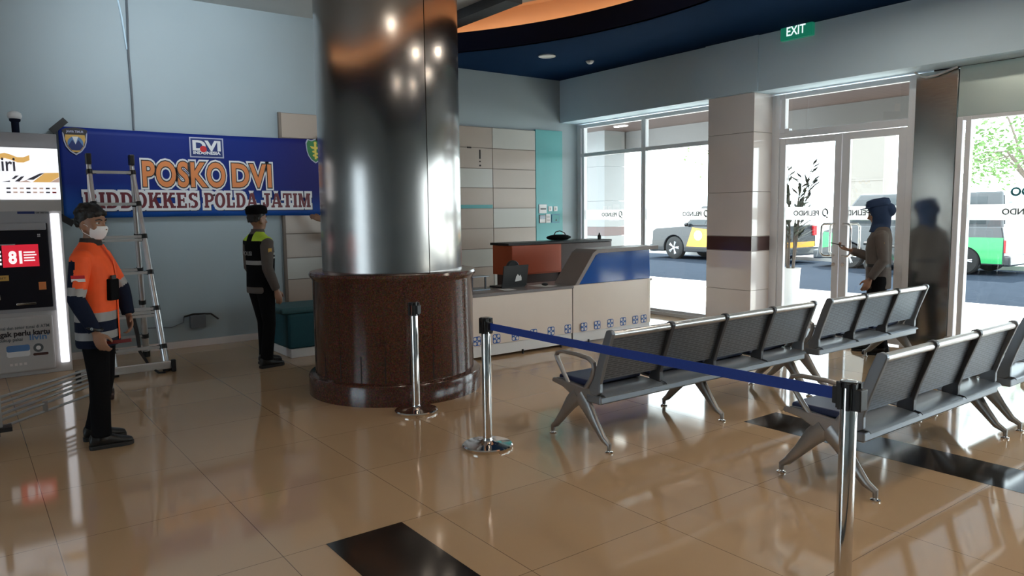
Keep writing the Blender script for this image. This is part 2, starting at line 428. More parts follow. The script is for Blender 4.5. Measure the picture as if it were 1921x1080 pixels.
# ================================================================== room shell
XL, XR, YF, YB = -5.0, 8.75, -7.0, 9.69
ZC, ZB = 4.22, 3.82
struct(MB().box((XL-0.2, YF-0.2, -0.15), (8.80, YB+0.2, 0)).build('floor', 'floor'))
b = MB()
for x0 in (1.349-3.378, 1.349, 4.727, 8.105-0.02): b.box((x0, YF, 0.0002), (min(x0+0.42, 8.6), 3.36, 0.0012))
struct(b.build('floor_inlay', 'black_tile'))

struct(MB().box((XL-0.2, YB, 0), (XR+0.2, YB+0.2, 4.7)).build('wall_back', 'wall'))
struct(MB().box((XL-0.2, YF-0.2, 0), (XL, 2.6, 4.7)).box((XL-0.2, 5.4, 0), (XL, YB+0.2, 4.7)).box((XL-0.2, 2.6, 2.6), (XL, 5.4, 4.7)).build('wall_left', 'wall'))
b = MB()
for k_, (lo, hi) in enumerate((((2.6, 0), (2.68, 2.6)), ((5.32, 0), (5.4, 2.6)), ((3.96, 0), (4.04, 2.6)), ((2.6, 2.52), (5.4, 2.6)), ((2.6, 0), (5.4, 0.09)))):
    b.box((XL-0.12+0.002*k_, lo[0], lo[1]), (XL-0.05-0.002*k_, hi[0], hi[1]))
wl = struct(b.build('window_4', 'frame'))
MB().box((XL-0.09, 2.64, 0.05), (XL-0.08, 5.36, 2.56)).build('pane', glass_mat('tinted glass', (0.66, 0.70, 0.72)), wl)
struct(MB().box((XL, YF-0.2, 0), (XR+0.2, YF, 4.7)).build('wall_front', 'wall'))
struct(MB().box((XL, 9.672, 0), (3.47, YB+0.001, 0.085)).build('baseboard_back', 'pillar'))

# ceilings: navy lower ceiling with a big round opening, orange cove, grey disc
CX, CY, R0 = 1.55, 5.95, 5.0
def ray_rect(a, x0, x1, y0, y1):
    c, s = math.cos(a), math.sin(a); t = 1e9
    if c > 1e-9: t = min(t, (x1-CX)/c)
    if c < -1e-9: t = min(t, (x0-CX)/c)
    if s > 1e-9: t = min(t, (y1-CY)/s)
    if s < -1e-9: t = min(t, (y0-CY)/s)
    return t
b = MB(); N = 240
for i in range(N):
    a0, a1 = 2*PI*i/N, 2*PI*(i+1)/N
    q = []
    for a in (a0, a1):
        t = ray_rect(a, XL, 8.4, YF, YB+0.05); q.append((min(R0, t), t))
    if q[0][1]-q[0][0] < 1e-4 and q[1][1]-q[1][0] < 1e-4: continue
    P = lambda r, a, z: (CX+r*math.cos(a), CY+r*math.sin(a), z)
    vs = [P(q[0][0], a0, ZB), P(q[0][1], a0, ZB), P(q[1][1], a1, ZB), P(q[1][0], a1, ZB)]
    vs += [(x, y, ZB+0.04) for x, y, z in vs]
    b.add(vs, [(0, 1, 2, 3), (4, 7, 6, 5), (0, 4, 5, 1), (3, 2, 6, 7)])
struct(b.build('ceiling_blue', 'blue_ceil'))
def cyl_wall(r, z0, z1, name, m, th=0.05):
    bb = MB()
    for i in range(N):
        a0, a1 = 2*PI*i/N, 2*PI*(i+1)/N
        if CY+(r)*math.sin(a0) > YB and CY+r*math.sin(a1) > YB: continue
        vs = []
        for rr in (r, r+th):
            for a in (a0, a1):
                for z in (z0, z1): vs.append((CX+rr*math.cos(a), CY+rr*math.sin(a), z))
        bb.add(vs, [(0, 1, 3, 2), (4, 6, 7, 5), (0, 2, 6, 4), (1, 5, 7, 3)])
    return struct(bb.build(name, m))
def annulus(ra, rb, z, th, name, m):
    bb = MB()
    for i in range(N):
        a0, a1 = 2*PI*i/N, 2*PI*(i+1)/N
        if CY+rb*math.sin(a0) > YB+0.3 and CY+ra*math.sin(a0) > YB+0.02: continue
        vs = []
        for zz in (z, z+th):
            for r, a in ((ra, a0), (rb, a0), (rb, a1), (ra, a1)): vs.append((CX+r*math.cos(a), CY+r*math.sin(a), zz))
        bb.add(vs, [(0, 1, 2, 3), (4, 7, 6, 5), (0, 4, 5, 1), (3, 2, 6, 7), (1, 5, 6, 2), (0, 3, 7, 4)])
    return struct(bb.build(name, m))
cyl_wall(R0, ZB, 4.08, 'trim_1', 'navy_rim')
annulus(R0+0.05, 5.45, 4.04, 0.04, 'trim_2', 'navy_rim')
cyl_wall(5.40, 4.08, 4.46, 'trim_3', 'orange_ceil')
annulus(4.5, 5.45, 4.44, 0.05, 'ceiling_orange', 'orange_ceil')
bb = MB()
bb.lathe([(0.01, ZC), (4.58, ZC), (4.58, 4.42), (0.01, 4.42)], (CX, CY, 0), 160)
struct(bb.build('ceiling', 'ceil'))
struct(MB().box((XL-0.2, YF-0.2, 4.66), (9.0, YB+0.2, 4.75)).build('ceiling_slab', 'ceil'))
struct(MB().box((5.36, 7.2, 4.10), (5.60, YB, 4.23)).build('trim_4', 'seat_dark'))
b = MB()
b.tube([(CX+5.22*math.cos(a), CY+5.22*math.sin(a), 4.115) for a in [2*PI*i/180 for i in range(-30, 25)]], 0.02, 8)
b.tube([(CX+5.22*math.cos(a), CY+5.22*math.sin(a), 4.115) for a in [2*PI*i/180 for i in range(70, 150)]], 0.02, 8)
struct(b.build('trim_5', 'cove_led'))

# bulkhead and wall strip over the glass front, back-right reveal
struct(MB().box((8.32, 6.55, 3.12), (9.0, YB, ZB+0.1)).box((8.32, YF, 3.12), (9.0, 6.6, ZB+0.1)).build('wall_right', 'bulk'))
struct(MB().box((8.29, 5.80, 3.125), (8.4, 6.62, ZB+0.05)).build('trim_6', 'bulk'))

# back wall cladding: tan and pale boards with joints, turquoise strip
rows = [0.0, 0.42, 0.762, 1.05, 1.372, 1.69, 2.01, 2.312, 2.63, 2.955]
pale_rows = {0: (1.05, 2.01), 1: (1.372, 2.63)}   # bottom edges of the pale boards per column
cols = [(3.485, 5.18), (5.18, 6.873), (6.873, 7.747)]
bt, bp = MB(), MB()
for ci, (x0, x1) in enumerate(cols):
    for k in range(len(rows)-1):
        z0, z1 = rows[k], rows[k+1]
        if ci == 0: pale = k in (2, 6)
        elif ci == 1: pale = k in (2, 6)
        else: pale = k in (4, 8, 1)
        (bp if pale else bt).box((x0+0.006, 9.645, z0+0.006), (x1-0.006, 9.69, z1-0.006))
jt = MB().box((3.485, 9.655, 0), (7.747, 9.691, 2.955)); jt.box((3.455, 9.64, 0), (3.488, 9.691, 2.958))
struct(jt.build('trim_7', 'joint'))
struct(bt.build('trim_8', 'tan')); struct(bp.build('trim_9', 'pale'))
struct(MB().box((7.75, 9.640, 0), (8.326, 9.691, 2.976)).box((5.19, 9.643, 1.69), (6.86, 9.66, 1.745)).build('trim_10', 'teal'))
# worn marks on the cladding
b = MB()
for x0, x1, z0, z1 in ((6.39, 6.47, 2.615, 2.64), (6.615, 6.645, 2.46, 2.60), (6.615, 6.645, 2.41, 2.43), (6.615, 6.65, 2.345, 2.37)):
    b.box((x0, 9.6435, z0), (x1, 9.646, z1))
struct(b.build('trim_11', 'groove'))

# tiled pillar beside the doors
b = MB(); pz = [0, 0.55, 1.07, 1.27, 1.85, 2.62, 3.12]
for k in range(len(pz)-1):
    b.use(1 if k == 2 else 0).box((8.32, 5.853, pz[k]+0.002), (8.84, 6.58, pz[k+1]-0.002))
b.use(2).box((8.325, 5.858, 0), (8.835, 6.575, 3.12))
struct(b.build('trim_12', ['pillar', 'pillar_band', 'joint'], bevel=0.004))

# ------------------------------------------------------------------ glass front (plane x = 8.75)
def bar_y(b, y0, y1, z0, z1, x0=8.71, x1=8.79):
    j = 0.0012*((len(b.v)//8) % 9); b.box((x0+j, y0+j*0.1, z0), (x1-j, y1-j*0.1, z1))
def film(y0, y1): return MB().add([(8.7575, y0, 1.478), (8.7575, y1, 1.478), (8.7575, y1, 1.645), (8.7575, y0, 1.645)], [(0, 1, 2, 3)])
w1 = empty('window_1', (8.75, 8.2, 0)); struct(w1)
def wchild(o, p): o.parent = p; o.matrix_parent_inverse = Matrix.Translation(-p.location); return o
b = MB()
for y0, y1 in ((9.60, 9.69), (9.52, 9.575), (8.10, 8.15), (8.165, 8.19), (6.58, 6.65)): bar_y(b, y0, y1, 0, 3.10)
for z0, z1 in ((3.04, 3.10), (2.555, 2.615), (0, 0.09)): bar_y(b, 6.6, 9.66, z0, z1)
b.box((8.68, 6.6, 0), (8.80, 9.66, 0.05))
wchild(b.build('window_frame', 'frame', bevel=0.004), w1)
for y0, y1 in ((6.64, 8.11), (8.18, 9.54)):
    for z0, z1 in ((0.08, 2.56), (2.60, 3.05)):
        wchild(MB().box((8.745, y0, z0), (8.752, y1, z1)).build('pane', 'glass'), w1)
    wchild(film(y0, y1).build('frosted_band', 'frost'), w1)
def pelindo(y_start, parent, sz=0.088, m='ink', z=1.535, x=8.7545):
    """lettering facing the street: reads mirrored from inside; y runs to the reader's right"""
    o = text('lettering', 'PELINDO', m, None, (x, y_start+0.14, z), (PI/2, 0, PI/2), size=sz, bold=0.002); wchild(o, parent)
    g = MB(); s = sz/0.088
    ring_o = arc(0, 0, 0.042*s, 4.3, 4.3+5.75, 18, 0.052*s); ring_i = list(reversed(arc(0.004*s, 0.004*s, 0.024*s, 4.3, 4.3+5.75, 18, 0.033*s)))
    n = len(ring_o)
    for i in range(n-1):
        q = [ring_o[i], ring_o[i+1], ring_i[n-2-i], ring_i[n-1-i]]
        g.prism(q, 0, 0.001, 'X')
    g.prism([(-0.034*s, -0.075*s), (-0.012*s, -0.066*s), (-0.018*s, -0.045*s), (-0.036*s, -0.055*s)], 0, 0.001, 'X')
    o = g.build('logo_mark', m); o.location = (x, y_start+0.06, z+0.035); wchild(o, parent)
pelindo(6.88, w1); pelindo(8.62, w1)

d1 = empty('door_1', (8.75, 4.88, 0)); struct(d1)
b = MB()
bar_y(b, 5.74, 5.80, 0, 3.10); bar_y(b, 5.66, 5.72, 2.6, 3.10); bar_y(b, 4.02, 4.10, 0, 3.10)
bar_y(b, 5.60, 5.74, 2.60, 2.66); bar_y(b, 4.05, 5.80, 2.545, 2.63); bar_y(b, 4.05, 5.80, 3.04, 3.10); bar_y(b, 5.80, 5.86, 0, 3.10)
wchild(b.build('door_frame', 'frame', bevel=0.004), d1)
wchild(MB().box((8.745, 4.10, 2.62), (8.752, 5.67, 3.05)).build('pane', 'glass'), d1)
for y0, y1, hy in ((4.885, 5.735, 4.94), (4.10, 4.875, 4.82)):
    lf = MB()
    s = 0.085 if y0 > 4.5 else 0.10
    lf.box((8.725, y0, 0.02), (8.775, y0+s, 2.535)); lf.box((8.725, y1-s, 0.02), (8.775, y1, 2.535))
    lf.box((8.727, y0+0.001, 2.45), (8.773, y1-0.001, 2.534)); lf.box((8.727, y0+0.001, 0.021), (8.773, y1-0.001, 0.14))
    leaf = lf.build('door_leaf', 'frame', bevel=0.004); wchild(leaf, d1)
    def sub(o): o.parent = leaf; return o
    sub(MB().box((8.746, y0+s-0.01, 0.13), (8.753, y1-s+0.01, 2.46)).build('pane', 'glass'))
    sub(film(y0+s, y1-s).build('frosted_band', 'frost'))
    sg = 1 if hy > 4.88 else -1
    for xs_, dx in ((8.722, -0.075), (8.778, 0.075)):
        h = MB(); y2 = hy+sg*0.13
        h.tube([(xs_, hy, 1.43), (xs_+dx*0.75, hy+sg*0.02, 1.43), (xs_+dx, y2-sg*0.03, 1.43), (xs_+dx, y2, 1.40), (xs_+dx, y2, 1.07), (xs_+dx, y2-sg*0.03, 1.04), (xs_+dx*0.75, hy+sg*0.02, 1.04), (xs_, hy, 1.04)], 0.014, 10)
        sub(h.build('door_handle', 'chrome', smooth=True))
    lk = MB().cyl((8.712, hy, 0.93), (8.725, hy, 0.93), 0.022)
    sub(lk.build('lock', 'chrome', smooth=True))
    pelindo(y0+s+0.06 if y0 > 4.5 else y0+s+0.18, d1, 0.088)

# stainless clad post between the doors and the next window, then the next window
struct(MB().box((8.70, 3.585, 0), (8.84, 4.02, 3.10)).build('trim_13', 'steel_panel', bevel=0.003))
w2 = empty('window_2', (8.75, 1.0, 0)); struct(w2)
b = MB()
for y in (3.525, 3.44, 1.55, -0.35, -2.25, -4.15, -6.05): bar_y(b, y, y+0.055, 0, 2.58)
bar_y(b, -6.9, 3.58, 2.545, 2.585); bar_y(b, -6.9, 3.58, 0, 0.09)
wchild(b.build('window_frame', 'frame', bevel=0.004), w2)
wchild(MB().box((8.72, -6.9, 2.585), (8.78, 3.58, 3.115)).build('header_panel', 'steel_green', bevel=0.003), w2)
ys = [3.45, 1.58, -0.32, -2.22, -4.12, -6.02]
for i in range(5):
    wchild(MB().box((8.745, ys[i+1]+0.02, 0.08), (8.752, ys[i], 2.55)).build('pane', 'glass'), w2)
    if i < 2: wchild(film(ys[i+1]+0.02, ys[i]).build('frosted_band', 'frost'), w2)
pelindo(2.62, w2)
o = text('lettering', 'PELINDO', 'ink_teal', None, (8.757, 2.56, 1.73), (PI/2, 0, PI/2), size=0.12, bold=0.004); wchild(o, w2)
# loose white conduit and dark slot above the steel post
struct(MB().box((8.735, -6.9, 3.108), (8.76, 3.85, 3.122)).build('trim_14', 'groove'))
b = MB(); b.tube([(8.66, 4.02, 3.115), (8.66, 3.97, 3.07), (8.66, 3.90, 3.045), (8.66, 3.80, 3.05), (8.66, 3.70, 3.075), (8.66, 3.58, 3.11)], 0.012, 8)
tag(b.build('loose_cable', 'plinth', smooth=True), 'pale cable drooping under the bulkhead above the steel post', 'cable')

# round ceiling lamps of the hall (lit ones are unseen, above the frame)
def downlight(x, y, z, lit, label, r=0.12, e=14.0, group='unseen lit round ceiling lamps'):
    t = thing('ceiling_lamp', label, 'ceiling light', (x, y, z), 0, group)
    MB().lathe([(r*0.82, -0.001), (r, -0.002), (r*1.02, -0.012), (r*0.98, -0.018), (r*0.82, -0.012)], n=28, caps=False).build('rim', 'plinth', t, smooth=True)
    MB().lathe([(0.005, -0.010), (r*0.84, -0.008), (r*0.84, 0.0), (0.005, 0.0)], n=28).build('diffuser', mat('lit diffuser', (1, 0.9, 0.75), 0.5, emit=(1.0, 0.90, 0.76), estr=e) if lit else 'paper', t)
    return t
downlight(6.85, 8.25, ZB, False, 'unlit round white lamp set flush in the navy ceiling', group=None)
for i, (x, y) in enumerate(((1.5, 1.6), (4.4, 1.6), (1.5, -0.8), (4.4, -1.0), (6.75, 3.6), (6.75, 1.2))):  # last two lamps added to brighten the tiled pillar and bulkhead
    lz = ZC if math.hypot(x-CX, y-CY) < 4.5 else ZB
    downlight(x, y, lz, True, 'unseen lit round ceiling lamp, out of the frame', 0.17, 42.0)
# cool spotlight added to brighten the upper back wall (unseen, above the frame)
t = thing('added_spotlight', 'added unseen spotlight brightening the wall above the banner', 'spotlight', (2.0, 6.6, ZC))
MB().cyl((0, 0, 0), (0, 0, -0.05), 0.04).build('base', 'plinth', t, smooth=True)
MB().cyl((0, -0.03, -0.07), (0.01, 0.10, -0.115), 0.045).build('head', 'plinth', t, smooth=True)
sp_d = bpy.data.lights.new('added_spot', 'SPOT'); sp_d.energy = 95; sp_d.color = (0.80, 0.92, 1.0); sp_d.spot_size = math.radians(84); sp_d.spot_blend = 1.0; sp_d.shadow_soft_size = 0.12
spo = bpy.data.objects.new('added_spot', sp_d); COL.objects.link(spo); spo.parent = t; spo.location = (0.01, 0.14, -0.13)
spo.rotation_euler = V((0.25, 2.9, -0.55)).to_track_quat('-Z', 'Y').to_euler()
t = thing('smoke_detector', 'small white smoke detector under the navy ceiling near the bulkhead', 'smoke detector', (7.62, 8.19, ZB))
MB().lathe([(0.055, 0), (0.055, -0.015), (0.045, -0.03), (0.03, -0.042), (0.004, -0.045)], n=24).build('housing', 'plinth', t, smooth=True)
MB().lathe([(0.062, 0), (0.062, -0.008), (0.05, -0.009)], n=24).build('base', 'ceil', t, smooth=True)

# ================================================================== outside
M['paving'] = mat('pale paving', (0.72, 0.70, 0.66), 0.6, noise=0.05, scale=2)
M['asphalt'] = mat('grey asphalt', (0.025, 0.032, 0.044), 0.95, spec=0.0, noise=0.2, scale=5)
M['yard'] = mat('pale concrete yard', (0.62, 0.62, 0.60), 0.8, noise=0.08, scale=0.6)
M['kerb'] = mat('kerb stone', (0.45, 0.44, 0.43), 0.7, noise=0.08, scale=4)
M['canopy'] = plank_mat('brown canopy boards', (0.055, 0.032, 0.027), (0.02, 0.012, 0.010), 1, 7.0)
M['fascia'] = mat('grey fascia', (0.18, 0.17, 0.165), 0.5, noise=0.04, scale=2)
M['far_wall'] = mat('pale rendered wall', (0.20, 0.18, 0.16), 0.7, noise=0.05, scale=1)
M['leaf'] = mat('green leaves', (0.10, 0.20, 0.045), 0.6, noise=0.3, scale=3)
M['leaf_dark'] = mat('dark leaves', (0.025, 0.035, 0.02), 0.6, noise=0.3, scale=8)
M['bark'] = mat('grey bark', (0.13, 0.10, 0.08), 0.8, noise=0.2, scale=8)
struct(MB().box((8.80, -20, -0.2), (13.75, 45, -0.02)).build('sidewalk', 'paving'))
struct(MB().box((13.75, -25, -0.3), (22.2, 60, -0.06)).build('road', 'asphalt'))
struct(MB().box((13.68, -20, -0.2), (13.80, 45, -0.015)).box((22.1, -25, -0.2), (22.3, 60, 0.06)).build('kerb', 'kerb'))
struct(MB().box((22.3, -40, -0.3), (90, 90, 0.02)).build('ground', 'yard'))
struct(MB().box((9.0, -9, 3.40), (12.4, 16.5, 3.52)).build('canopy_ceiling', 'canopy'))
struct(MB().box((12.3, -9, 2.98), (12.5, 16.5, 3.95)).box((9.0, -9, 3.52), (12.3, 16.5, 3.95)).build('canopy_fascia', 'fascia'))
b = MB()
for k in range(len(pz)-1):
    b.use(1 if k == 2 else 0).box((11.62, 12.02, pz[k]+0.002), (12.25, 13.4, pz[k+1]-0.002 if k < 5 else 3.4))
struct(b.build('canopy_pillar', [mat('shade darkened pillar tile', (0.20, 0.20, 0.20), 0.2, noise=0.05, scale=3), 'pillar_band']))  # same tile as the indoor pillar, darkened to stand for shade
struct(MB().box((26.4, 13.2, 0), (27.2, 14.55, 8.0)).box((26.38, 13.2, 2.6), (26.4, 14.55, 2.66)).build('gate_wall', 'far_wall'))
# small canopy lights
for x, y, lb in ((11.6, 4.9, 'small bright strip lamp under the brown canopy above the doors'), (11.7, 8.1, 'small bright strip lamp under the canopy beside the tiled pillar'), (11.3, 11.2, 'small bright strip lamp under the canopy outside the far left window')):
    t = thing('canopy_lamp', lb, 'lamp', (x, y, 3.40), 0, 'canopy lamps')
    MB().box((-0.04, -0.16, -0.02), (0.04, 0.16, -0.001)).build('diffuser', mat('canopy lamp glow', (1, 1, 0.95), 0.5, emit=(1, 0.97, 0.9), estr=5.0), t)
    MB().box((-0.05, -0.17, -0.012), (0.05, 0.17, 0.0)).build('rim', 'frame', t)

# ---- vehicles -----------------------------------------------------
def paint(n, c): M[n] = mat(n, c, 0.25, 0.0, coat=0.5, noise=0.03, scale=2)
paint('black car paint', (0.012, 0.013, 0.016)); paint('yellow police stripe', (0.85, 0.38, 0.01)); paint('silver car paint', (0.55, 0.56, 0.58))
paint('charcoal car paint', (0.035, 0.04, 0.045)); paint('green van paint', (0.015, 0.36, 0.10)); paint('white car paint', (0.75, 0.75, 0.75))
M['car_glass'] = mat('dark car glass', (0.03, 0.04, 0.045), 0.06, noise=0.05, scale=3)
M['tail_red'] = mat('red tail lamp', (0.55, 0.015, 0.02), 0.2, noise=0.05, scale=10)
M['lamp_clear'] = mat('clear lamp', (0.75, 0.76, 0.78), 0.12, noise=0.03, scale=10)
M['alloy'] = mat('alloy wheel', (0.62, 0.63, 0.65), 0.3, 0.7, noise=0.05, scale=8)

def wheel(parent, x, y, r=0.37, w=0.24, spokes=5):
    s = 1 if y > 0 else -1
    o = MB().lathe([(r*0.62, -w/2), (r*0.9, -w/2), (r, -w/2+0.03), (r, w/2-0.03), (r*0.9, w/2), (r*0.62, w/2)], n=32, axis='Y').build('wheel', 'rubber', parent, smooth=True, loc=(x, y, r))
    b = MB(); f = s*w/2
    b.lathe([(r*0.63, f*0.3), (r*0.64, f*0.98), (r*0.57, f*0.98), (r*0.55, f*0.3)], n=28, axis='Y')
    for k in range(spokes):
        a = 2*PI*k/spokes
        for da in (-0.13, 0.13):
            b.tube([(r*0.1*math.cos(a), f*0.9, r*0.1*math.sin(a)), (r*0.58*math.cos(a+da), f*0.93, r*0.58*math.sin(a+da))], r*0.055, 6)
    b.lathe([(0.01, f*0.75), (r*0.14, f*0.8), (r*0.14, f*1.0), (0.01, f*1.02)], n=14, axis='Y')
    b.build('rim', 'alloy', o, smooth=True)
    MB().lathe([(0.01, f*0.2), (r*0.6, f*0.2), (r*0.6, f*0.3), (0.01, f*0.3)], n=20, axis='Y').build('brake_disc', 'black', o)

def body_poly(L, z0, top, wheels, wr):
    """side outline of the lower body with wheel arches; top is a list (x,z) from front to rear"""
    pts = list(top)
    pts.append((L/2, z0)) if pts[-1][0] >= L/2-0.2 and pts[-1][1] > z0 else None
    for wx in sorted(wheels, reverse=True):
        pts += [(wx+wr*1.0, z0)] + [(x, z) for x, z in arc(wx, wr*0.85, wr, 0.0, PI, 12)] + [(wx-wr*1.0, z0)]
    pts.append((-L/2, z0))
    return pts

def car(name, label, cat, loc, rz, L, Wd, top, cabin, wheels, wr, paint_m, z0=0.26, group=None):
    """local: front towards -X, width along Y. cabin: (x0,x1,xt0,xt1,zb,zt)"""
    t = thing(name, label, cat, loc, rz, group)
    b = MB().prism(body_poly(L, z0, top, wheels, wr*1.13), -Wd/2, Wd/2, 'Y')
    body = b.build('body', paint_m, t, bevel=0.03, seg=2)
    x0, x1, xt0, xt1, zb, zt = cabin
    w0, w1_ = Wd/2-0.03, Wd/2-0.16
    cab = MB().rings([[V(p) for p in ((x0, -w0, zb), (x1, -w0, zb), (x1, w0, zb), (x0, w0, zb))], [V(p) for p in ((xt0, -w1_, zt), (xt1, -w1_, zt), (xt1, w1_, zt), (xt0, w1_, zt))]])
    cab.build('cabin', paint_m, t, bevel=0.05, seg=2)
    def at(u, v, s):   # point on the cabin's side
        xa = x0+(xt0-x0)*v; xb = x1+(xt1-x1)*v
        return V((xa+(xb-xa)*u, s*(w0+(w1_-w0)*v+0.006), zb+(zt-zb)*v))
    for s in (-1, 1):
        edges = [0.08, 0.36, 0.66, 0.93] if xt1-xt0 > 1.5 else [0.08, 0.5, 0.92]
        for a, c in zip(edges[:-1], edges[1:]):
            q = [at(a+0.02, 0.12, s), at(c-0.02, 0.12, s), at(c-0.02, 0.86, s), at(a+0.02, 0.86, s)]
            i_ = [p-V((0, s*0.02, 0)) for p in q]
            MB().rings([i_, q]).build('side_window', 'car_glass', t)
    for xa, xb, sg in ((x0, xt0, -1), (x1, xt1, 1)):
        q = [V((xa+(xb-xa)*v, y*(w0+(w1_-w0)*v-0.08), zb+(zt-zb)*v))+V((sg*0.012, 0, 0)) for v, y in ((0.12, -1), (0.12, 1), (0.88, 1), (0.88, -1))]
        MB().rings([[p-V((sg*0.03, 0, 0)) for p in q], q]).build('windscreen' if sg < 0 else 'rear_window', 'car_glass', t)
    for wx in wheels:
        for s in (-1, 1): wheel(t, wx, s*(Wd/2-0.13), wr)
    zf = top[0][1]
    for s in (-1, 1):
        MB().box((-L/2-0.01, s*(Wd/2-0.28)-0.16, zf-0.2), (-L/2+0.10, s*(Wd/2-0.28)+0.16, zf-0.06)).build('headlamp', 'lamp_clear', t, bevel=0.02)
        MB().box((L/2-0.08, s*(Wd/2-0.10)-0.09, top[-1][1]-0.34), (L/2+0.015, s*(Wd/2-0.10)+0.10, top[-1][1]-0.03)).build('tail_lamp', 'tail_red', t, bevel=0.015)
        MB().ell((x0+0.25, s*(Wd/2+0.08), zb+0.08), (0.06, 0.10, 0.07), 10, 6).build('mirror', paint_m, t, smooth=True)
    for sx, nm in ((-1, 'front_bumper'), (1, 'rear_bumper')):
        MB().box((sx*L/2-0.12, -Wd/2+0.03, z0-0.02), (sx*L/2+0.12, Wd/2-0.03, z0+0.24)).build(nm, 'charcoal car paint', t, bevel=0.04)
    return t

# police pickup seen from its side, nose towards the far end of the street (+Y)
top = [(-2.6, 0.98), (-2.45, 1.06), (-1.3, 1.13), (-1.0, 1.14), (0.55, 1.14), (0.62, 1.18), (2.6, 1.18)]
pk = car('police_pickup', 'black pickup with yellow police stripes parked across the road, nose left', 'pickup truck', (20.9, 15.6, -0.06), -PI/2, 5.3, 1.85, top, (-1.25, 0.62, -0.55, 0.45, 1.12, 1.82), (-1.62, 1.60), 0.39, 'black car paint')
for s in (-1, 1):
    for px_ in (-1.05, 0.1):
        b = MB(); q = [(px_, 0.45), (px_+0.85, 0.45), (px_+1.05, 1.02), (px_+0.25, 1.1)]
        b.prism(q, s*0.928, s*0.934, 'Y'); b.build('stripe', 'yellow police stripe', pk)
    MB().lathe([(0.01, s*0.936), (0.17, s*0.936), (0.17, s*0.938), (0.01, s*0.938)], (-0.55, 0, 0.83), 20, 'Y').build('badge', 'white car paint', pk)
MB().box((2.615, -0.8, 0.50), (2.66, 0.8, 0.66)).build('stripe', 'yellow police stripe', pk)
text('lettering', 'POLISI', 'yellow police stripe', pk, (1.0, -0.94, 0.72), (PI/2, 0, 0), size=0.34, bold=0.012, depth=0.002)
text('lettering', 'POLISI', 'yellow police stripe', pk, (2.2, 0.94, 0.72), (PI/2, 0, PI), size=0.34, bold=0.012, depth=0.002)
MB().box((-0.5, -0.55, 1.83), (-0.25, 0.55, 1.93)).build('light_bar', 'blue_orn', pk, bevel=0.02)
hatch = [(-2.0, 0.85), (-1.9, 0.92), (-1.1, 1.0), (2.0, 1.02), (2.05, 0.95)]
car('silver_car', 'silver car with red tail lamps between the police pickup and the green van', 'car', (24.2, 11.6, 0.0), PI/2, 3.9, 1.7, hatch, (-1.2, 1.95, -0.45, 1.75, 0.98, 1.62), (-1.25, 1.25), 0.31, 'silver car paint')
van = [(-2.3, 0.95), (-2.2, 1.05), (-1.75, 1.2), (2.35, 1.2), (2.4, 0.9)]
vn = car('green_van', 'green and dark grey van parked across the road behind the steel post', 'van', (20.9, 9.45, -0.06), -PI/2, 4.85, 1.8, van, (-1.95, 2.36, -1.25, 2.26, 1.15, 2.06), (-1.42, 1.52), 0.35, 'charcoal car paint')
for ch in vn.children:
    if ch.name.startswith('cabin'): ch.data.materials[0] = M['charcoal car paint']
for s in (-1, 1):
    MB().prism([(0.55, 0.62), (0.95, 0.60), (1.05, 0.95), (0.9, 1.16), (0.5, 1.18)], s*0.905, s*0.912, 'Y').build('side_panel', 'white car paint', vn, bevel=0.003)
    MB().prism([(0.35, 0.93), (2.385, 0.93), (2.385, 0.30), (1.935, 0.30)]+[(1.52+0.41*math.cos(q), 0.30+0.41*math.sin(q)) for q in [PI*i/12 for i in range(13)]]+[(0.35, 0.30)], s*0.9, s*0.906, 'Y').build('side_panel', 'green van paint', vn)
    MB().prism([(-2.28, 0.55), (-1.9, 0.62), (-1.85, 0.98), (-2.2, 1.02)], s*0.9, s*0.906, 'Y').build('side_panel', 'green van paint', vn)
def scooter(loc, rz, label, pm):
    t = thing('scooter', label, 'motor scooter', loc, rz)
    for x in (-0.6, 0.6):
        w = MB().lathe([(0.14, -0.05), (0.23, -0.05), (0.25, -0.02), (0.25, 0.02), (0.23, 0.05), (0.14, 0.05)], n=24, axis='Y').build('wheel', 'rubber', t, smooth=True, loc=(x, 0, 0.25))
        MB().lathe([(0.01, -0.03), (0.15, -0.03), (0.15, 0.03), (0.01, 0.03)], n=20, axis='Y').build('rim', 'alloy', w)
    MB().prism([(-0.42, 0.95), (-0.33, 0.97), (-0.22, 0.42), (0.10, 0.34), (0.28, 0.62), (0.80, 0.72), (0.86, 0.60), (0.55, 0.36), (0.2, 0.22), (-0.32, 0.26), (-0.5, 0.55)], -0.14, 0.14, 'Y').build('fairing', pm, t, bevel=0.03)
    MB().prism([(0.12, 0.70), (0.25, 0.76), (0.85, 0.82), (0.86, 0.74), (0.25, 0.66)], -0.13, 0.13, 'Y').build('seat', 'black', t, bevel=0.03)
    MB().tube([(-0.62, 0, 0.25), (-0.42, 0, 0.9), (-0.36, 0, 1.02)], 0.025).tube([(-0.34, -0.33, 1.03), (-0.4, 0, 1.02), (-0.34, 0.33, 1.03)], 0.018).build('handlebar', 'black', t, smooth=True)
    MB().ell((-0.52, 0, 0.86), (0.06, 0.09, 0.07), 10, 6).build('headlamp', 'lamp_clear', t, smooth=True)
scooter((18.9, 8.95, -0.06), 1.75, 'black scooter parked in front of the green van', 'black car paint')

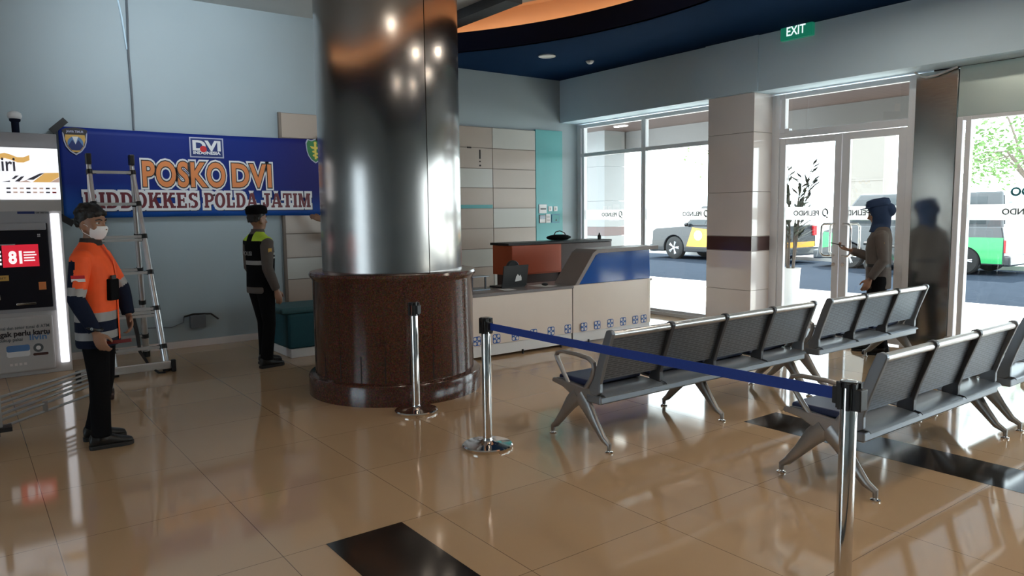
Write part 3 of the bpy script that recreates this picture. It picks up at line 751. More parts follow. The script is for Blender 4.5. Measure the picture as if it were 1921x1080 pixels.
# ---- planter beside the doors and trees across the road ------------
t = thing('planter', 'tall white planter with a dark spiky plant outside the glass doors', 'potted plant', (10.0, 6.34, -0.02))
MB().lathe([(0.01, 0), (0.11, 0), (0.14, 0.74), (0.15, 0.76), (0.13, 0.76), (0.12, 0.70), (0.01, 0.70)], n=28).build('pot', 'paper', t, smooth=True)
b = MB(); lf = MB()
rnd = random.Random(3)
for k in range(13):
    a = rnd.uniform(0, 2*PI); h = rnd.uniform(1.1, 1.8); sp = rnd.uniform(0.1, 0.6)
    pts = [V((0.05*math.cos(a), 0.05*math.sin(a), 0.68)), V((0.12*math.cos(a)*sp*3, 0.12*math.sin(a)*sp*3, 0.68+h*0.55)), V((sp*math.cos(a), sp*math.sin(a), 0.68+h))]
    b.tube(pts, [0.012, 0.008, 0.004], 6)
    for j in range(26):
        f = 0.3+0.7*j/25
        p = pts[0]*(1-f)**2+pts[1]*2*f*(1-f)+pts[2]*f*f
        d = V((math.cos(a+rnd.uniform(-1.1, 1.1)), math.sin(a+rnd.uniform(-1.1, 1.1)), rnd.uniform(0.1, 0.7))).normalized()
        l = rnd.uniform(0.16, 0.36); sd = d.cross(V((0, 0, 1))).normalized()*0.024
        lf.add([p, p+d*l*0.5+sd, p+d*l, p+d*l*0.5-sd], [(0, 1, 2, 3)])
b.build('stem', 'bark', t, smooth=True); lf.build('foliage', 'leaf_dark', t)
def tree(loc, h, r, n, label, leaf='leaf', seed=1, lo=0.45):
    rn = random.Random(seed)
    t = thing('street_tree', label, 'tree', loc, 0, 'trees across the road')
    tr = MB().tube([(0, 0, 0), (0.05, 0.03, h*0.4), (0.0, 0.1, h*0.62)], [0.14, 0.10, 0.05], 8)
    tips = []
    for k in range(9):
        a = rn.uniform(0, 2*PI); e = V((r*0.75*math.cos(a), r*0.75*math.sin(a), h*rn.uniform(lo, 1.0)))
        tr.tube([(0.02, 0.05, h*0.4), e*0.5+V((0, 0, h*0.3)), e], [0.05, 0.03, 0.012], 6); tips.append(e)
    tr.build('trunk', 'bark', t, smooth=True)
    lf = MB()
    for k in range(n):
        c = rn.choice(tips)+V((rn.gauss(0, r*0.26), rn.gauss(0, r*0.26), rn.gauss(0, h*0.09)))
        d = V((rn.uniform(-1, 1), rn.uniform(-1, 1), rn.uniform(-0.6, 0.6))).normalized(); sd = d.cross(V((rn.uniform(-1, 1), rn.uniform(-1, 1), 1))).normalized()
        l = rn.uniform(0.10, 0.2)
        lf.add([c, c+d*l*0.5+sd*l*0.32, c+d*l, c+d*l*0.5-sd*l*0.32], [(0, 1, 2, 3)])
    lf.build('foliage', leaf, t)
tree((26.5, 8.6, 0), 5.6, 2.4, 3600, 'sparse green tree over the green van outside the right window', seed=4, lo=0.5)
tree((30.0, 22.5, 0), 6.5, 2.4, 900, 'pale distant tree beside the canopy pillar outside the far window', seed=8)
tree((31.0, 13.4, 0), 6.0, 1.6, 350, 'thin pale tree behind the green van, seen over the doors', seed=11, lo=0.6)

# ================================================================== steel column on its granite base
cl = tag(empty('column', (3.227, 6.151, 0)), 'round brushed steel column on a red brown granite base', 'column', kind='thing')
b = MB()
b.lathe([(0.02, 0), (0.795, 0), (0.795, 0.165), (0.785, 0.18), (0.745, 0.185), (0.735, 0.19), (0.735, 1.03), (0.745, 1.05), (0.76, 1.065), (0.765, 1.085), (0.755, 1.105), (0.70, 1.115), (0.60, 1.115)], n=120)
g0 = b.build('granite_base', 'granite', cl, smooth=True)
b = MB()
for k in range(22):
    a = 2*PI*k/22+0.11; ca, sa = math.cos(a), math.sin(a)
    for (z0, z1, w) in (((0.19, 0.42, 0.010),) if k % 2 else ((0.19, 0.42, 0.012), (0.42, 1.03, 0.0022))):
        t_ = V((-sa, ca, 0))*w/2; n_ = V((ca, sa, 0))
        vs = [n_*r+t_*s+V((0, 0, z)) for r in (0.70, 0.7365) for s in (-1, 1) for z in (z0, z1)]
        b.add(vs, [(0, 1, 3, 2), (4, 6, 7, 5), (0, 4, 5, 1), (2, 3, 7, 6), (0, 2, 6, 4), (1, 5, 7, 3)])
b.build('joint', 'groove', g0)
b = MB(); 
seams = [-1.545, -1.545+2*PI/3, -1.545+4*PI/3]
# three curved sheets with a narrow gap between them
for k in range(3):
    a0, a1 = seams[k]+0.006, seams[k]+2*PI/3-0.006
    n = 40; rs_o = [(0.64*math.cos(a0+(a1-a0)*i/n), 0.64*math.sin(a0+(a1-a0)*i/n)) for i in range(n+1)]
    rs_i = [(0.63*math.cos(a0+(a1-a0)*i/n), 0.63*math.sin(a0+(a1-a0)*i/n)) for i in range(n+1)]
    vs = [(x, y, z) for z in (1.115, 4.218) for ring in (rs_o, rs_i) for x, y in ring]
    m_ = n+1; fs = []
    for i in range(n):
        fs += [(i, i+1, 2*m_+i+1, 2*m_+i), (m_+i, 3*m_+i, 3*m_+i+1, m_+i+1)]
    for i in (0, n): fs.append((i, 2*m_+i, 3*m_+i, m_+i))
    MB().add(vs, fs).build('steel_sheet', 'steel_col', cl, smooth=True)
MB().lathe([(0.01, 1.1), (0.625, 1.1), (0.625, 4.218), (0.01, 4.218)], n=60).build('core', 'groove', cl, smooth=True)

# ================================================================== queue posts
def queue_post(x, y, label, belt_dir, H=0.913):
    """belt_dir: angle of the belt cassette slot"""
    t = thing('queue_post', label, 'queue post', (x, y, 0), belt_dir, 'chrome queue posts')
    MB().lathe([(0.01, 0.0), (0.172, 0.0), (0.176, 0.008), (0.176, 0.020), (0.168, 0.028), (0.10, 0.036), (0.055, 0.042), (0.036, 0.052), (0.034, 0.06)], n=56).build('base', 'chrome', t, smooth=True)
    MB().lathe([(0.032, 0.04), (0.032, H-0.008), (0.030, H-0.002), (0.005, H)], n=36).build('post', 'chrome', t, smooth=True)
    b = MB()
    for k in range(4):   # four belt guides
        a = k*PI/2; ca, sa = math.cos(a), math.sin(a)
        for s in (-1, 1):
            b.box((0.026, s*0.0175-0.006, H-0.113), (0.041, s*0.0175+0.006, H-0.008), rot=(0, 0, a), piv=(0, 0, H-0.06))
    b.lathe([(0.0335, H-0.028), (0.035, H-0.026), (0.035, H-0.005), (0.0335, H-0.003)], n=32)
    b.build('belt_head', 'black', t)
    MB().box((0.034, -0.024, H-0.098), (0.058, 0.024, H-0.028)).build('belt_clip', 'black', t, bevel=0.004)
    return t
p1 = queue_post(2.911, 5.215, 'chrome queue post without a belt, in front of the granite column base', -1.2)
P3X, P3Y, P3H = 2.725, 1.462, 0.958
dx, dy = P3X-2.845, P3Y-4.101
ang = math.atan2(dy, dx); L = math.hypot(dx, dy)
p2 = queue_post(2.845, 4.101, 'chrome queue post the blue belt starts from, left of the grey benches', ang)
bm_ = MB()
for i in range(24):
    x0, x1 = 0.05+(L-0.10)*i/24, 0.05+(L-0.10)*(i+1)/24
    sag = lambda x: -0.006*math.sin(PI*x/L)
    vs = [(x, y, 0.852+(P3H-0.913)*x/L+sag(x)+dz) for x in (x0, x1) for y in (-0.0012, 0.0012) for dz in (-0.024, 0.024)]
    bm_.add(vs, [(0, 1, 3, 2), (4, 6, 7, 5), (0, 4, 5, 1), (2, 3, 7, 6), (0, 2, 6, 4), (1, 5, 7, 3)])
bl = bm_.build('belt', 'belt', p2); bl['label'] = 'blue webbing belt'
p3 = queue_post(P3X, P3Y, 'nearest chrome queue post, holding the end of the blue belt', ang+PI, P3H)
MB().box((-0.062, -0.024, P3H-0.113), (-0.034, 0.024, P3H-0.028)).build('belt_clip', 'black', p3, bevel=0.004)

# ================================================================== airport benches
BACK = [(-0.305, 0.80), (-0.285, 0.755), (-0.262, 0.68), (-0.232, 0.58), (-0.212, 0.52), (-0.20, 0.478)]
SEAT = [(-0.262, 0.372), (-0.25, 0.385), (-0.16, 0.398), (-0.03, 0.402), (0.10, 0.418), (0.19, 0.428), (0.235, 0.425), (0.262, 0.408), (0.27, 0.385)]
def leg_mb():
    b = MB()
    # hub plate and the two splayed legs
    for s, yf in ((-1, -0.30), (1, 0.285)):
        b.tube([(0, s*0.01, 0.345), (0, s*0.085, 0.275), (0, s*0.17, 0.17), (0, s*0.245, 0.085), (0, yf, 0.055), (0, yf, 0.018)],
               [(0.024, 0.065), (0.024, 0.055), (0.022, 0.036), (0.019, 0.026), (0.017, 0.018), (0.014, 0.014)], 12)
    return b
def bench(x, y, n, label, legs, pads=True):
    t = thing('waiting_bench', label, 'bench', (x, y, 0), 0, 'grey waiting benches')
    P = 0.613; LN = n*P
    MB().box((0.0, -0.235, 0.315), (LN, -0.09, 0.375)).build('beam', 'seat_metal', t, bevel=0.012)
    for i in range(n):
        x0, x1 = i*P+0.022, (i+1)*P-0.022
        MB().strip(BACK, x0, x1, 0.006).build('backrest', 'seat_slot', t, smooth=True)
        MB().strip(SEAT, x0, x1, 0.006).build('seat', 'seat_metal', t, smooth=True)
        if pads: MB().box((x0+0.02, -0.07, 0.408), (x1-0.02, 0.245, 0.452)).build('seat_pad', 'navy_pad', t, bevel=0.016, seg=3)
        MB().cyl((x0-0.012, -0.308, 0.805), (x1+0.012, -0.308, 0.805), 0.026, n=20).build('top_rail', 'rail', t, smooth=True)
    prof = [(-0.345, 0.815), (-0.335, 0.835), (-0.31, 0.842), (-0.285, 0.832), (-0.272, 0.80), (-0.245, 0.735), (-0.20, 0.60), (-0.165, 0.49), (-0.12, 0.42), (-0.13, 0.375), (-0.19, 0.37), (-0.225, 0.395), (-0.225, 0.46), (-0.26, 0.58), (-0.30, 0.69), (-0.33, 0.775)]
    for i in range(n+1):
        xc = min(max(i*P, 0.018), LN-0.018); w = 0.019 if 0 < i < n else 0.016
        MB().prism(prof, xc-w, xc+w, 'X').build('side_frame', 'seat_dark' if 0 < i < n else 'seat_metal', t, bevel=0.006)
    for lx in legs:
        o = leg_mb().build('leg', 'cast', t, smooth=True, loc=(lx, -0.0, 0))
        MB().prism([(-0.16, 0.355), (-0.22, 0.40), (0.20, 0.425), (0.27, 0.425), (0.28, 0.395), (0.16, 0.375), (0.06, 0.33), (-0.05, 0.31)], -0.016, 0.016, 'X').build('bracket', 'cast', o, bevel=0.008)
        for yf in (-0.30, 0.285):
            MB().lathe([(0.006, 0.0), (0.026, 0.0), (0.027, 0.008), (0.014, 0.014), (0.011, 0.03), (0.004, 0.03)], (0, yf, 0), n=20).build('foot', 'chrome', o, smooth=True)
        if lx < 0.1 or lx > LN-0.1:
            a = MB()
            a.tube([(0, 0.10, 0.40), (0, 0.16, 0.47), (0, 0.225, 0.56), (0, 0.24, 0.59), (0, 0.225, 0.615), (0, 0.17, 0.628), (0, 0.02, 0.628), (0, -0.10, 0.618), (0, -0.15, 0.59), (0, -0.155, 0.55), (0, -0.13, 0.48), (0, -0.07, 0.40), (0, -0.02, 0.34)],
                   [(0.014, 0.016), (0.015, 0.017), (0.018, 0.015), (0.020, 0.014), (0.022, 0.013), (0.024, 0.013), (0.025, 0.013), (0.023, 0.014), (0.020, 0.016), (0.018, 0.018), (0.017, 0.02), (0.016, 0.022), (0.016, 0.022)], 12)
            a.build('armrest', 'cast', t, smooth=True, loc=(lx, 0, 0))
    return t
bench(3.385, 3.775, 4, 'grey four-seat waiting bench behind the blue belt, nearest the desk', [0.02, 1.226, 2.43])
bench(6.06, 3.775, 3, 'grey three-seat waiting bench in line with the four-seat one, in front of the woman', [0.02, 1.82])
bench(3.955, 2.262, 3, 'grey three-seat waiting bench right behind the nearest queue post', [0.02, 1.82])
bench(6.02, 2.262, 3, 'grey waiting bench cut off by the right edge, by the right window', [0.02, 1.82])

# ================================================================== reception desk
t = thing('reception_desk', 'white reception desk with a grey worktop and blue motifs, right of the column', 'desk', (4.40, 6.64, 0))
o = MB().prism(rrect(0, 0, 1.483, 0.55, 0.002), 0, 1, 'Z')
MB().box((0.0, 0.0, 0.155), (1.483, 0.03, 0.70)).build('front_panel', 'white', t, bevel=0.004)
MB().box((0.0, 0.012, 0.03), (1.483, 0.035, 0.152)).build('plinth', 'plinth', t, bevel=0.003)
# right half bows outward and wraps round the end
xs_ = [1.495+1.30*i/20 for i in range(21)]
outer = [(x, -0.012*math.sin(PI*(x-1.495)/1.4)) for x in xs_]+arc(2.795, 0.16, 0.16, -PI/2, 0, 8)[1:]+[(2.955, 0.8)]
inner = [(x, y+0.03) for x, y in outer[:21]]+[(2.795+0.13*math.cos(a), 0.16+0.13*math.sin(a)) for a in [-PI/2+PI/2*i/8 for i in range(1, 9)]]+[(2.925, 0.8)]
def wrap(z0, z1, nm, m, off=0.0):
    b = MB(); vs = []; n = len(outer)
    for z in (z0, z1):
        for x, y in outer: vs.append((x-off*(1 if x > 2.9 else 0), y+off*(1 if x < 2.8 else 0.5), z))
        for x, y in inner: vs.append((x-off*(1 if x > 2.9 else 0), y+off*(1 if x < 2.8 else 0.5), z))
    for i in range(n-1):
        b.f += [(i, i+1, 2*n+i+1, 2*n+i), (n+i, 3*n+i, 3*n+i+1, n+i+1), (i, n+i, n+i+1, i+1), (2*n+i, 2*n+i+1, 3*n+i+1, 3*n+i)]; b.mi += [0]*4
    b.f += [(0, 2*n, 3*n, n), (n-1, 2*n-1, 4*n-1, 3*n-1)]; b.mi += [0, 0]
    b.v = [V(v) for v in vs]
    return b.build(nm, m, t, smooth=True)
wrap(0.155, 0.735, 'front_panel', 'white')
wrap(0.03, 0.152, 'plinth', 'plinth', 0.015)
for fx in (0.18, 0.72, 1.30, 1.75, 2.45):
    MB().cyl((fx, 0.0, 0.0), (fx, 0.0, 0.05), 0.012, n=12).build('foot', 'black', t)
MB().box((0.0, -0.01, 0.70), (1.50, 0.62, 0.735)).build('worktop', 'grey_top', t, bevel=0.004)
MB().box((1.50, 0.03, 0.70), (2.92, 0.62, 0.733)).build('worktop', 'grey_top', t, bevel=0.004)
MB().box((1.484, 0.004, 0.03), (1.494, 0.55, 0.70)).build('joint', 'groove', t)
MB().prism([(0.0, 0.03), (1.4, 0.03), (1.4, 0.70), (0, 0.70)], 0.55, 0.57, 'Y').build('back_panel', 'white', t)
# raised counter: sloping side board, top shelf, blue front
prof = [(1.555, 0.735), (1.845, 1.085), (1.90, 1.105), (2.965, 1.115)]
up_ = [(x-0.03, z+0.035) if i == 0 else (x-0.012, z+0.045) if i == 1 else (x, z+0.05) for i, (x, z) in enumerate(prof)]
b = MB(); b.prism([(1.50, 0.735), (1.80, 1.115), (1.87, 1.155), (2.97, 1.165), (2.97, 1.118), (1.905, 1.108), (1.845, 1.085), (1.565, 0.735)], -0.03, 0.36, 'Y')
b.build('raised_top', 'grey_edge', t, bevel=0.004)
MB().prism([(1.62, 0.737), (1.90, 1.07), (1.93, 1.105), (2.86, 1.112), (2.875, 0.737)], 0.03, 0.06, 'Y').build('raised_front', 'blue_panel', t)
MB().box((2.84, 0.06, 0.737), (2.875, 0.5, 1.11)).build('raised_front', 'blue_panel', t, bevel=0.01)
# blue rounded motifs along the front
def motif(x, y, z, s=0.052):
    b = MB(); b.use(0).prism(rrect(-s, -s, s, s, s*0.4), -0.0008, 0.0012, 'Y')
    b.use(1)
    for k in range(4):
        a = PI/4+k*PI/2; c, q = math.cos(a), math.sin(a); r = s*0.72
        lens = [(c*r+0.30*s*(math.cos(p)*1.15), q*r+0.30*s*math.sin(p)*1.15) for p in [2*PI*i/12 for i in range(12)]]
        b.prism(lens, -0.0016, -0.0009, 'Y')
    st = []
    for k in range(8):
        a = k*PI/4; r = s*0.34 if k % 2 == 0 else s*0.13
        st.append((r*math.cos(a), r*math.sin(a)))
    b.prism(st, -0.0016, -0.0009, 'Y')
    o = b.build('motif', ['blue_orn', 'white_orn'], t, loc=(x, y, z)); return o
for i in range(6): motif(0.085+i*0.265, -0.0015, 0.215+0.0*i)
for i in range(5): motif(1.66+i*0.225, -0.0135-0.012*math.sin(PI*(0.165+i*0.225)/1.4)*0.0-0.0005, 0.215)
motif(2.72, -0.012, 0.215)
# things on the desk
lp = thing('laptop', 'open black laptop with a white sticker on its lid, on the reception desk', 'laptop', (5.235, 6.93, 0.736), 0.05)
MB().box((-0.18, 0.02, 0.0), (0.18, 0.26, 0.018)).build('keyboard_base', 'black', lp, bevel=0.004)
o = MB().box((-0.19, -0.008, 0.0), (0.19, 0.006, 0.255)).build('lid', 'black', lp, bevel=0.004, loc=(0, 0.015, 0.012)); o.rotation_euler = (math.radians(10), 0, 0)
q = MB().prism([(0.0, 0.06), (0.10, 0.07), (0.095, 0.105), (0.075, 0.14), (0.06, 0.125), (0.03, 0.15), (0.01, 0.12)], -0.0095, -0.0085, 'Y').build('sticker', 'paper', o)
st = thing('document_stand', 'small grey document stand on the left end of the reception desk', 'stand', (4.76, 7.0, 0.736))
MB().box((-0.12, -0.07, 0.15), (0.12, 0.12, 0.162)).build('shelf', 'seat_metal', st, bevel=0.003)
for sx in (-0.10, 0.085): MB().box((sx, -0.02, 0.008), (sx+0.015, 0.0, 0.15)).build('leg', 'seat_dark', st)
MB().box((-0.12, -0.07, 0.0), (0.12, 0.1, 0.01)).build('base', 'seat_metal', st)
for i, (x, y, a, w, h, lb) in enumerate(((5.60, 6.86, 0.15, 0.21, 0.29, 'white paper sheet lying right of the laptop on the desk'), (5.02, 6.80, -0.2, 0.15, 0.2, 'white paper slip lying in front of the document stand'))):
    o = MB().box((-w/2, -h/2, 0), (w/2, h/2, 0.002)).build('paper_sheet', 'paper', None, loc=(x, y, 0.736)); o.rotation_euler = (0, 0, a); tag(o, lb, 'paper')
ms = MB().ell((0, 0, 0.012), (0.032, 0.05, 0.018), 14, 8).build('computer_mouse', 'black', None, smooth=True, loc=(5.62, 6.84, 0.742)); tag(ms, 'black computer mouse on the paper beside the laptop', 'computer mouse')
# chair behind the desk
ch = thing('desk_chair', 'black chair with a rounded backrest behind the reception desk', 'chair', (5.72, 7.62, 0), 0.1)
MB().prism(arc(0, 0.90, 0.105, 0, PI, 12)+[(-0.12, 0.72), (-0.10, 0.60), (0.10, 0.60), (0.12, 0.72)], -0.03, 0.02, 'Y').build('backrest', 'black', ch, bevel=0.012)
MB().box((-0.22, -0.02, 0.44), (0.22, 0.24, 0.50)).build('seat', 'black', ch, bevel=0.02)
MB().box((-0.02, -0.03, 0.46), (0.02, 0.0, 0.64)).build('back_post', 'black', ch)
MB().cyl((0, 0.12, 0.08), (0, 0.12, 0.45), 0.025).build('column', 'seat_dark', ch)
for k in range(5):
    a = 2*PI*k/5; lg = MB().tube([(0, 0.12, 0.10), (0.21*math.cos(a), 0.12+0.16*math.sin(a), 0.065)], [0.02, 0.014], 8).build('leg', 'seat_dark', ch)
    MB().cyl((0.21*math.cos(a)-0.012, 0.12+0.16*math.sin(a), 0.027), (0.21*math.cos(a)+0.012, 0.12+0.16*math.sin(a), 0.027), 0.026, n=12).build('caster', 'black', lg)
# orange back counter
oc = thing('back_counter', 'orange cabinet with a dark top standing behind the reception desk', 'cabinet', (6.0, 8.0, 0))
MB().box((0.0, 0.02, 0.76), (0.90, 0.45, 1.165)).build('body', 'orange_lam', oc, bevel=0.004)
MB().box((0.0, 0.0, 0.78), (0.86, 0.02, 1.165)).build('front_panel', 'orange_lam', oc, bevel=0.004)
MB().box((0.05, 0.06, 0.0), (0.88, 0.42, 0.76)).build('lower_cabinet', 'dark_lam', oc, bevel=0.004)
MB().box((-0.01, 0.06, 1.165), (1.95, 0.50, 1.20)).build('top', 'black', oc, bevel=0.006)
MB().box((0.90, 0.02, 0.0), (1.90, 0.45, 1.165)).build('side_cabinet', 'dark_lam', oc, bevel=0.004)
bg_ = thing('black_bag', 'black bag with a looped strap lying on the dark cabinet top', 'bag', (7.05, 8.25, 1.212))
MB().ell((0, 0, 0.035), (0.22, 0.12, 0.045), 18, 8).build('body', 'black_cloth', bg_, smooth=True)
MB().tube([(-0.1, 0, 0.06), (-0.06, 0, 0.115), (0.02, 0, 0.13), (0.11, 0.0, 0.10), (0.15, 0, 0.04)], 0.008, 8).build('strap', 'black', bg_, smooth=True)
bo = MB().lathe([(0.008, 0), (0.028, 0), (0.028, 0.05), (0.012, 0.07), (0.01, 0.095), (0.003, 0.095)], n=16).build('small_bottle', 'black', None, smooth=True, loc=(7.82, 8.2, 1.2005)); tag(bo, 'small dark bottle standing on the far right of the cabinet top', 'bottle')

# ================================================================== banner
BX0, BX1, BZ0, BZ1, BY = 0.97, 4.075, 1.61, 2.628, 9.625
bn = tag(empty('banner', (BX0, BY, BZ0)), 'wide blue printed banner taped to the back wall', 'banner')
b = MB(); nx, nz = 90, 14
def wav(u, v): return 0.004*math.sin(u*9+v*2)+0.004*math.sin(u*23+v*4)*(0.4+0.6*abs(v-0.5))
for i in range(nx+1):
    for j in range(nz+1):
        u, v = i/nx, j/nz
        dz = -0.012*math.sin(PI*u)*v + (0.012*math.sin(PI*u) if v < 0.01 else 0)
        b.v.append(V(((BX1-BX0)*u, wav(u, v)-0.006, (BZ1-BZ0)*v+dz)))
for i in range(nx):
    for j in range(nz):
        a = i*(nz+1)+j; b.f.append((a, a+nz+1, a+nz+2, a+1)); b.mi.append(0)
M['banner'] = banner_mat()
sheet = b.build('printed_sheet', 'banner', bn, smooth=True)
md = sheet.modifiers.new('thickness', 'SOLIDIFY'); md.thickness = 0.0015
M['white_print'] = mat('white print', (0.80, 0.80, 0.82), 0.45); M['black_print'] = mat('black print', (0.02, 0.015, 0.02), 0.45)
M['orange_print'] = mat('orange print', (0.80, 0.26, 0.08), 0.45); M['maroon_print'] = mat('maroon print', (0.15, 0.018, 0.028), 0.45)
M['gold_print'] = mat('gold print', (0.70, 0.42, 0.10), 0.45); M['green_print'] = mat('green print', (0.03, 0.20, 0.06), 0.45)
M['navy_print'] = mat('navy print', (0.012, 0.03, 0.16), 0.45); M['sky_print'] = mat('blue print', (0.10, 0.22, 0.45), 0.45)
M['yellow_print'] = mat('yellow print', (0.75, 0.60, 0.10), 0.45); M['pale_print'] = mat('pale outline print', (0.45, 0.47, 0.62), 0.45)
LY = -0.017     # lettering lies on the sheet's front
def layered(body, x, z, size, width, bold, layers, name='lettering', step=0.0012):
    """outlined lettering: widest outline at the back"""
    for k, (m, extra) in enumerate(layers):
        o = text(name, body, m, bn, (x, LY-step*k, z), size=size, bold=bold+extra, depth=0.0004, gap=1.09)
        xs_ = [v.co.x for v in o.data.vertices]; x0 = min(xs_)+extra; w = max(xs_)-min(xs_)-2*extra; kx = width/w
        for v in o.data.vertices: v.co.x = (v.co.x-x0)*kx
OUT = [('white_print', 0.034), ('black_print', 0.013), ('orange_print', 0.0)]
layered('POSKO', 1.79-BX0, 1.987-BZ0, 0.405, 0.945, 0.012, OUT)
layered('DVI', 2.815-BX0, 1.99-BZ0, 0.40, 0.50, 0.012, OUT)
# slab-serif second line, letters drawn stroke by stroke
def slab(body, x, z, h, adv, m_layers):
    T = 0.13*h      # stem and serif weight
    W_ = {'I': 0.42, 'M': 1.12, 'B': 0.86, 'D': 0.88, 'O': 0.88, 'K': 0.95, 'E': 0.80, 'S': 0.78, 'P': 0.82, 'L': 0.76, 'A': 0.95, 'J': 0.70, 'T': 0.84, ' ': 0.42}
    polys = []; cx_ = 0.0
    def q(x0, z0, x1, z1): polys.append([(cx_+x0*h, z0*h), (cx_+x1*h, z0*h), (cx_+x1*h, z1*h), (cx_+x0*h, z1*h)])
    def line(x0, z0, x1, z1, w): polys.append([(cx_+(x0-w/2)*h, z0*h), (cx_+(x0+w/2)*h, z0*h), (cx_+(x1+w/2)*h, z1*h), (cx_+(x1-w/2)*h, z1*h)])
    def bowl(xc, zc, rx, rz, a0, a1, w, wz=None, n=12):
        wz = wz or w*0.62
        for i in range(n):
            p, r = a0+(a1-a0)*i/n, a0+(a1-a0)*(i+1)/n
            polys.append([(cx_+(xc+rx*math.cos(p))*h, (zc+rz*math.sin(p))*h), (cx_+(xc+rx*math.cos(r))*h, (zc+rz*math.sin(r))*h),
                          (cx_+(xc+(rx-w)*math.cos(r))*h, (zc+(rz-wz)*math.sin(r))*h), (cx_+(xc+(rx-w)*math.cos(p))*h, (zc+(rz-wz)*math.sin(p))*h)])
    def stem(x0, x1, s=0.07, top=True, bot=True):
        q(x0, 0, x1, 1)
        if bot: q(x0-s, 0, x1+s, 0.14)
        if top: q(x0-s, 0.86, x1+s, 1)
    for c in body:
        w = W_[c]
        if c == 'I': stem(0.09, 0.35)
        elif c == 'D': stem(0.08, 0.33); bowl(0.40, 0.5, 0.45, 0.5, -PI/2, PI/2, 0.25, 0.15); q(0.33, 0, 0.41, 0.15); q(0.33, 0.85, 0.41, 1)
        elif c == 'B': stem(0.08, 0.33); bowl(0.42, 0.74, 0.38, 0.26, -PI/2, PI/2, 0.23, 0.13); bowl(0.42, 0.275, 0.42, 0.275, -PI/2, PI/2, 0.25, 0.14); q(0.33, 0, 0.43, 0.14); q(0.33, 0.87, 0.43, 1); q(0.33, 0.44, 0.45, 0.58)
        elif c == 'P': stem(0.08, 0.33); bowl(0.42, 0.69, 0.40, 0.31, -PI/2, PI/2, 0.23, 0.14); q(0.33, 0.38, 0.43, 0.52); q(0.33, 0.86, 0.43, 1)
        elif c == 'O': bowl(0.44, 0.5, 0.44, 0.515, 0, 2*PI, 0.25, 0.15, 24)
        elif c == 'K': stem(0.08, 0.33); line(0.36, 0.40, 0.72, 1.0, 0.2); line(0.78, 0, 0.46, 0.62, 0.26); q(0.58, 0, 0.97, 0.14); q(0.54, 0.86, 0.93, 1)
        elif c == 'E': stem(0.08, 0.33, 0.07); q(0.33, 0, 0.76, 0.14); q(0.33, 0.86, 0.74, 1); q(0.33, 0.44, 0.58, 0.57); q(0.62, 0, 0.76, 0.30); q(0.60, 0.70, 0.74, 1); q(0.50, 0.36, 0.60, 0.66)
        elif c == 'L': stem(0.08, 0.33); q(0.33, 0, 0.74, 0.14); q(0.58, 0, 0.74, 0.36)
        elif c == 'S':
            bowl(0.38, 0.735, 0.34, 0.275, 0.25, 1.5*PI, 0.24, 0.14); bowl(0.38, 0.27, 0.36, 0.28, -0.75*PI, PI/2, 0.25, 0.14); q(0.02, 0.02, 0.13, 0.32); q(0.60, 0.70, 0.71, 0.98)
        elif c == 'A': line(0.12, 0, 0.42, 1, 0.16); line(0.80, 0, 0.50, 1, 0.27); q(0.22, 0.25, 0.66, 0.38); q(-0.02, 0, 0.30, 0.14); q(0.58, 0, 0.98, 0.14)
        elif c == 'J': q(0.30, 0.2, 0.56, 1); q(0.16, 0.86, 0.68, 1); bowl(0.29, 0.24, 0.27, 0.255, PI, 2*PI, 0.25, 0.15); q(0.02, 0.18, 0.2, 0.36)
        elif c == 'T': stem(0.29, 0.55, 0.08, top=False); q(0.02, 0.86, 0.82, 1); q(0.02, 0.66, 0.15, 1); q(0.69, 0.66, 0.82, 1)
        elif c == 'M': stem(0.07, 0.27); stem(0.83, 1.08); line(0.56, 0, 0.24, 1, 0.22); line(0.56, 0, 0.88, 1, 0.16)
        cx_ += (w+adv)*h
    tot = cx_-adv*h
    for k, (m, e) in enumerate(m_layers):
        g = MB()
        for pi_, p in enumerate(polys):
            if e:
                c = V((sum(a for a, _ in p)/len(p), sum(c_ for _, c_ in p)/len(p)))
                # grow every stroke piece outwards by e
                x0, x1 = min(a for a, _ in p), max(a for a, _ in p); z0, z1 = min(c_ for _, c_ in p), max(c_ for _, c_ in p)
                pp = [(a+(e if a > c.x else -e), c_+(e if c_ > c.y else -e)) for a, c_ in p]
            else: pp = p
            jd = -2.5e-5*(pi_ % 17); g.prism(pp, jd, 0.0006+jd, 'Y')
        o = g.build('lettering', m, bn, loc=(x, LY-0.0012*k, z))
        yield o, tot
def slab_line(body, x, z, h, width):
    outs = list(slab(body, 0, z, h, 0.07, [('black_print', 0.030), ('white_print', 0.030), ('maroon_print', 0.0)]))
    for k, (o, tot) in enumerate(outs):
        o.scale = (width/tot, 1, 1); o.location.x = x
        if k == 0: o.location.x = x+0.005; o.location.z = z-0.007
slab_line('BIDDOKKES', 1.175-BX0, 1.722-BZ0, 0.185, 1.225)
slab_line('POLDA', 2.465-BX0, 1.722-BZ0, 0.185, 0.655)
slab_line('JATIM', 3.185-BX0, 1.722-BZ0, 0.185, 0.64)
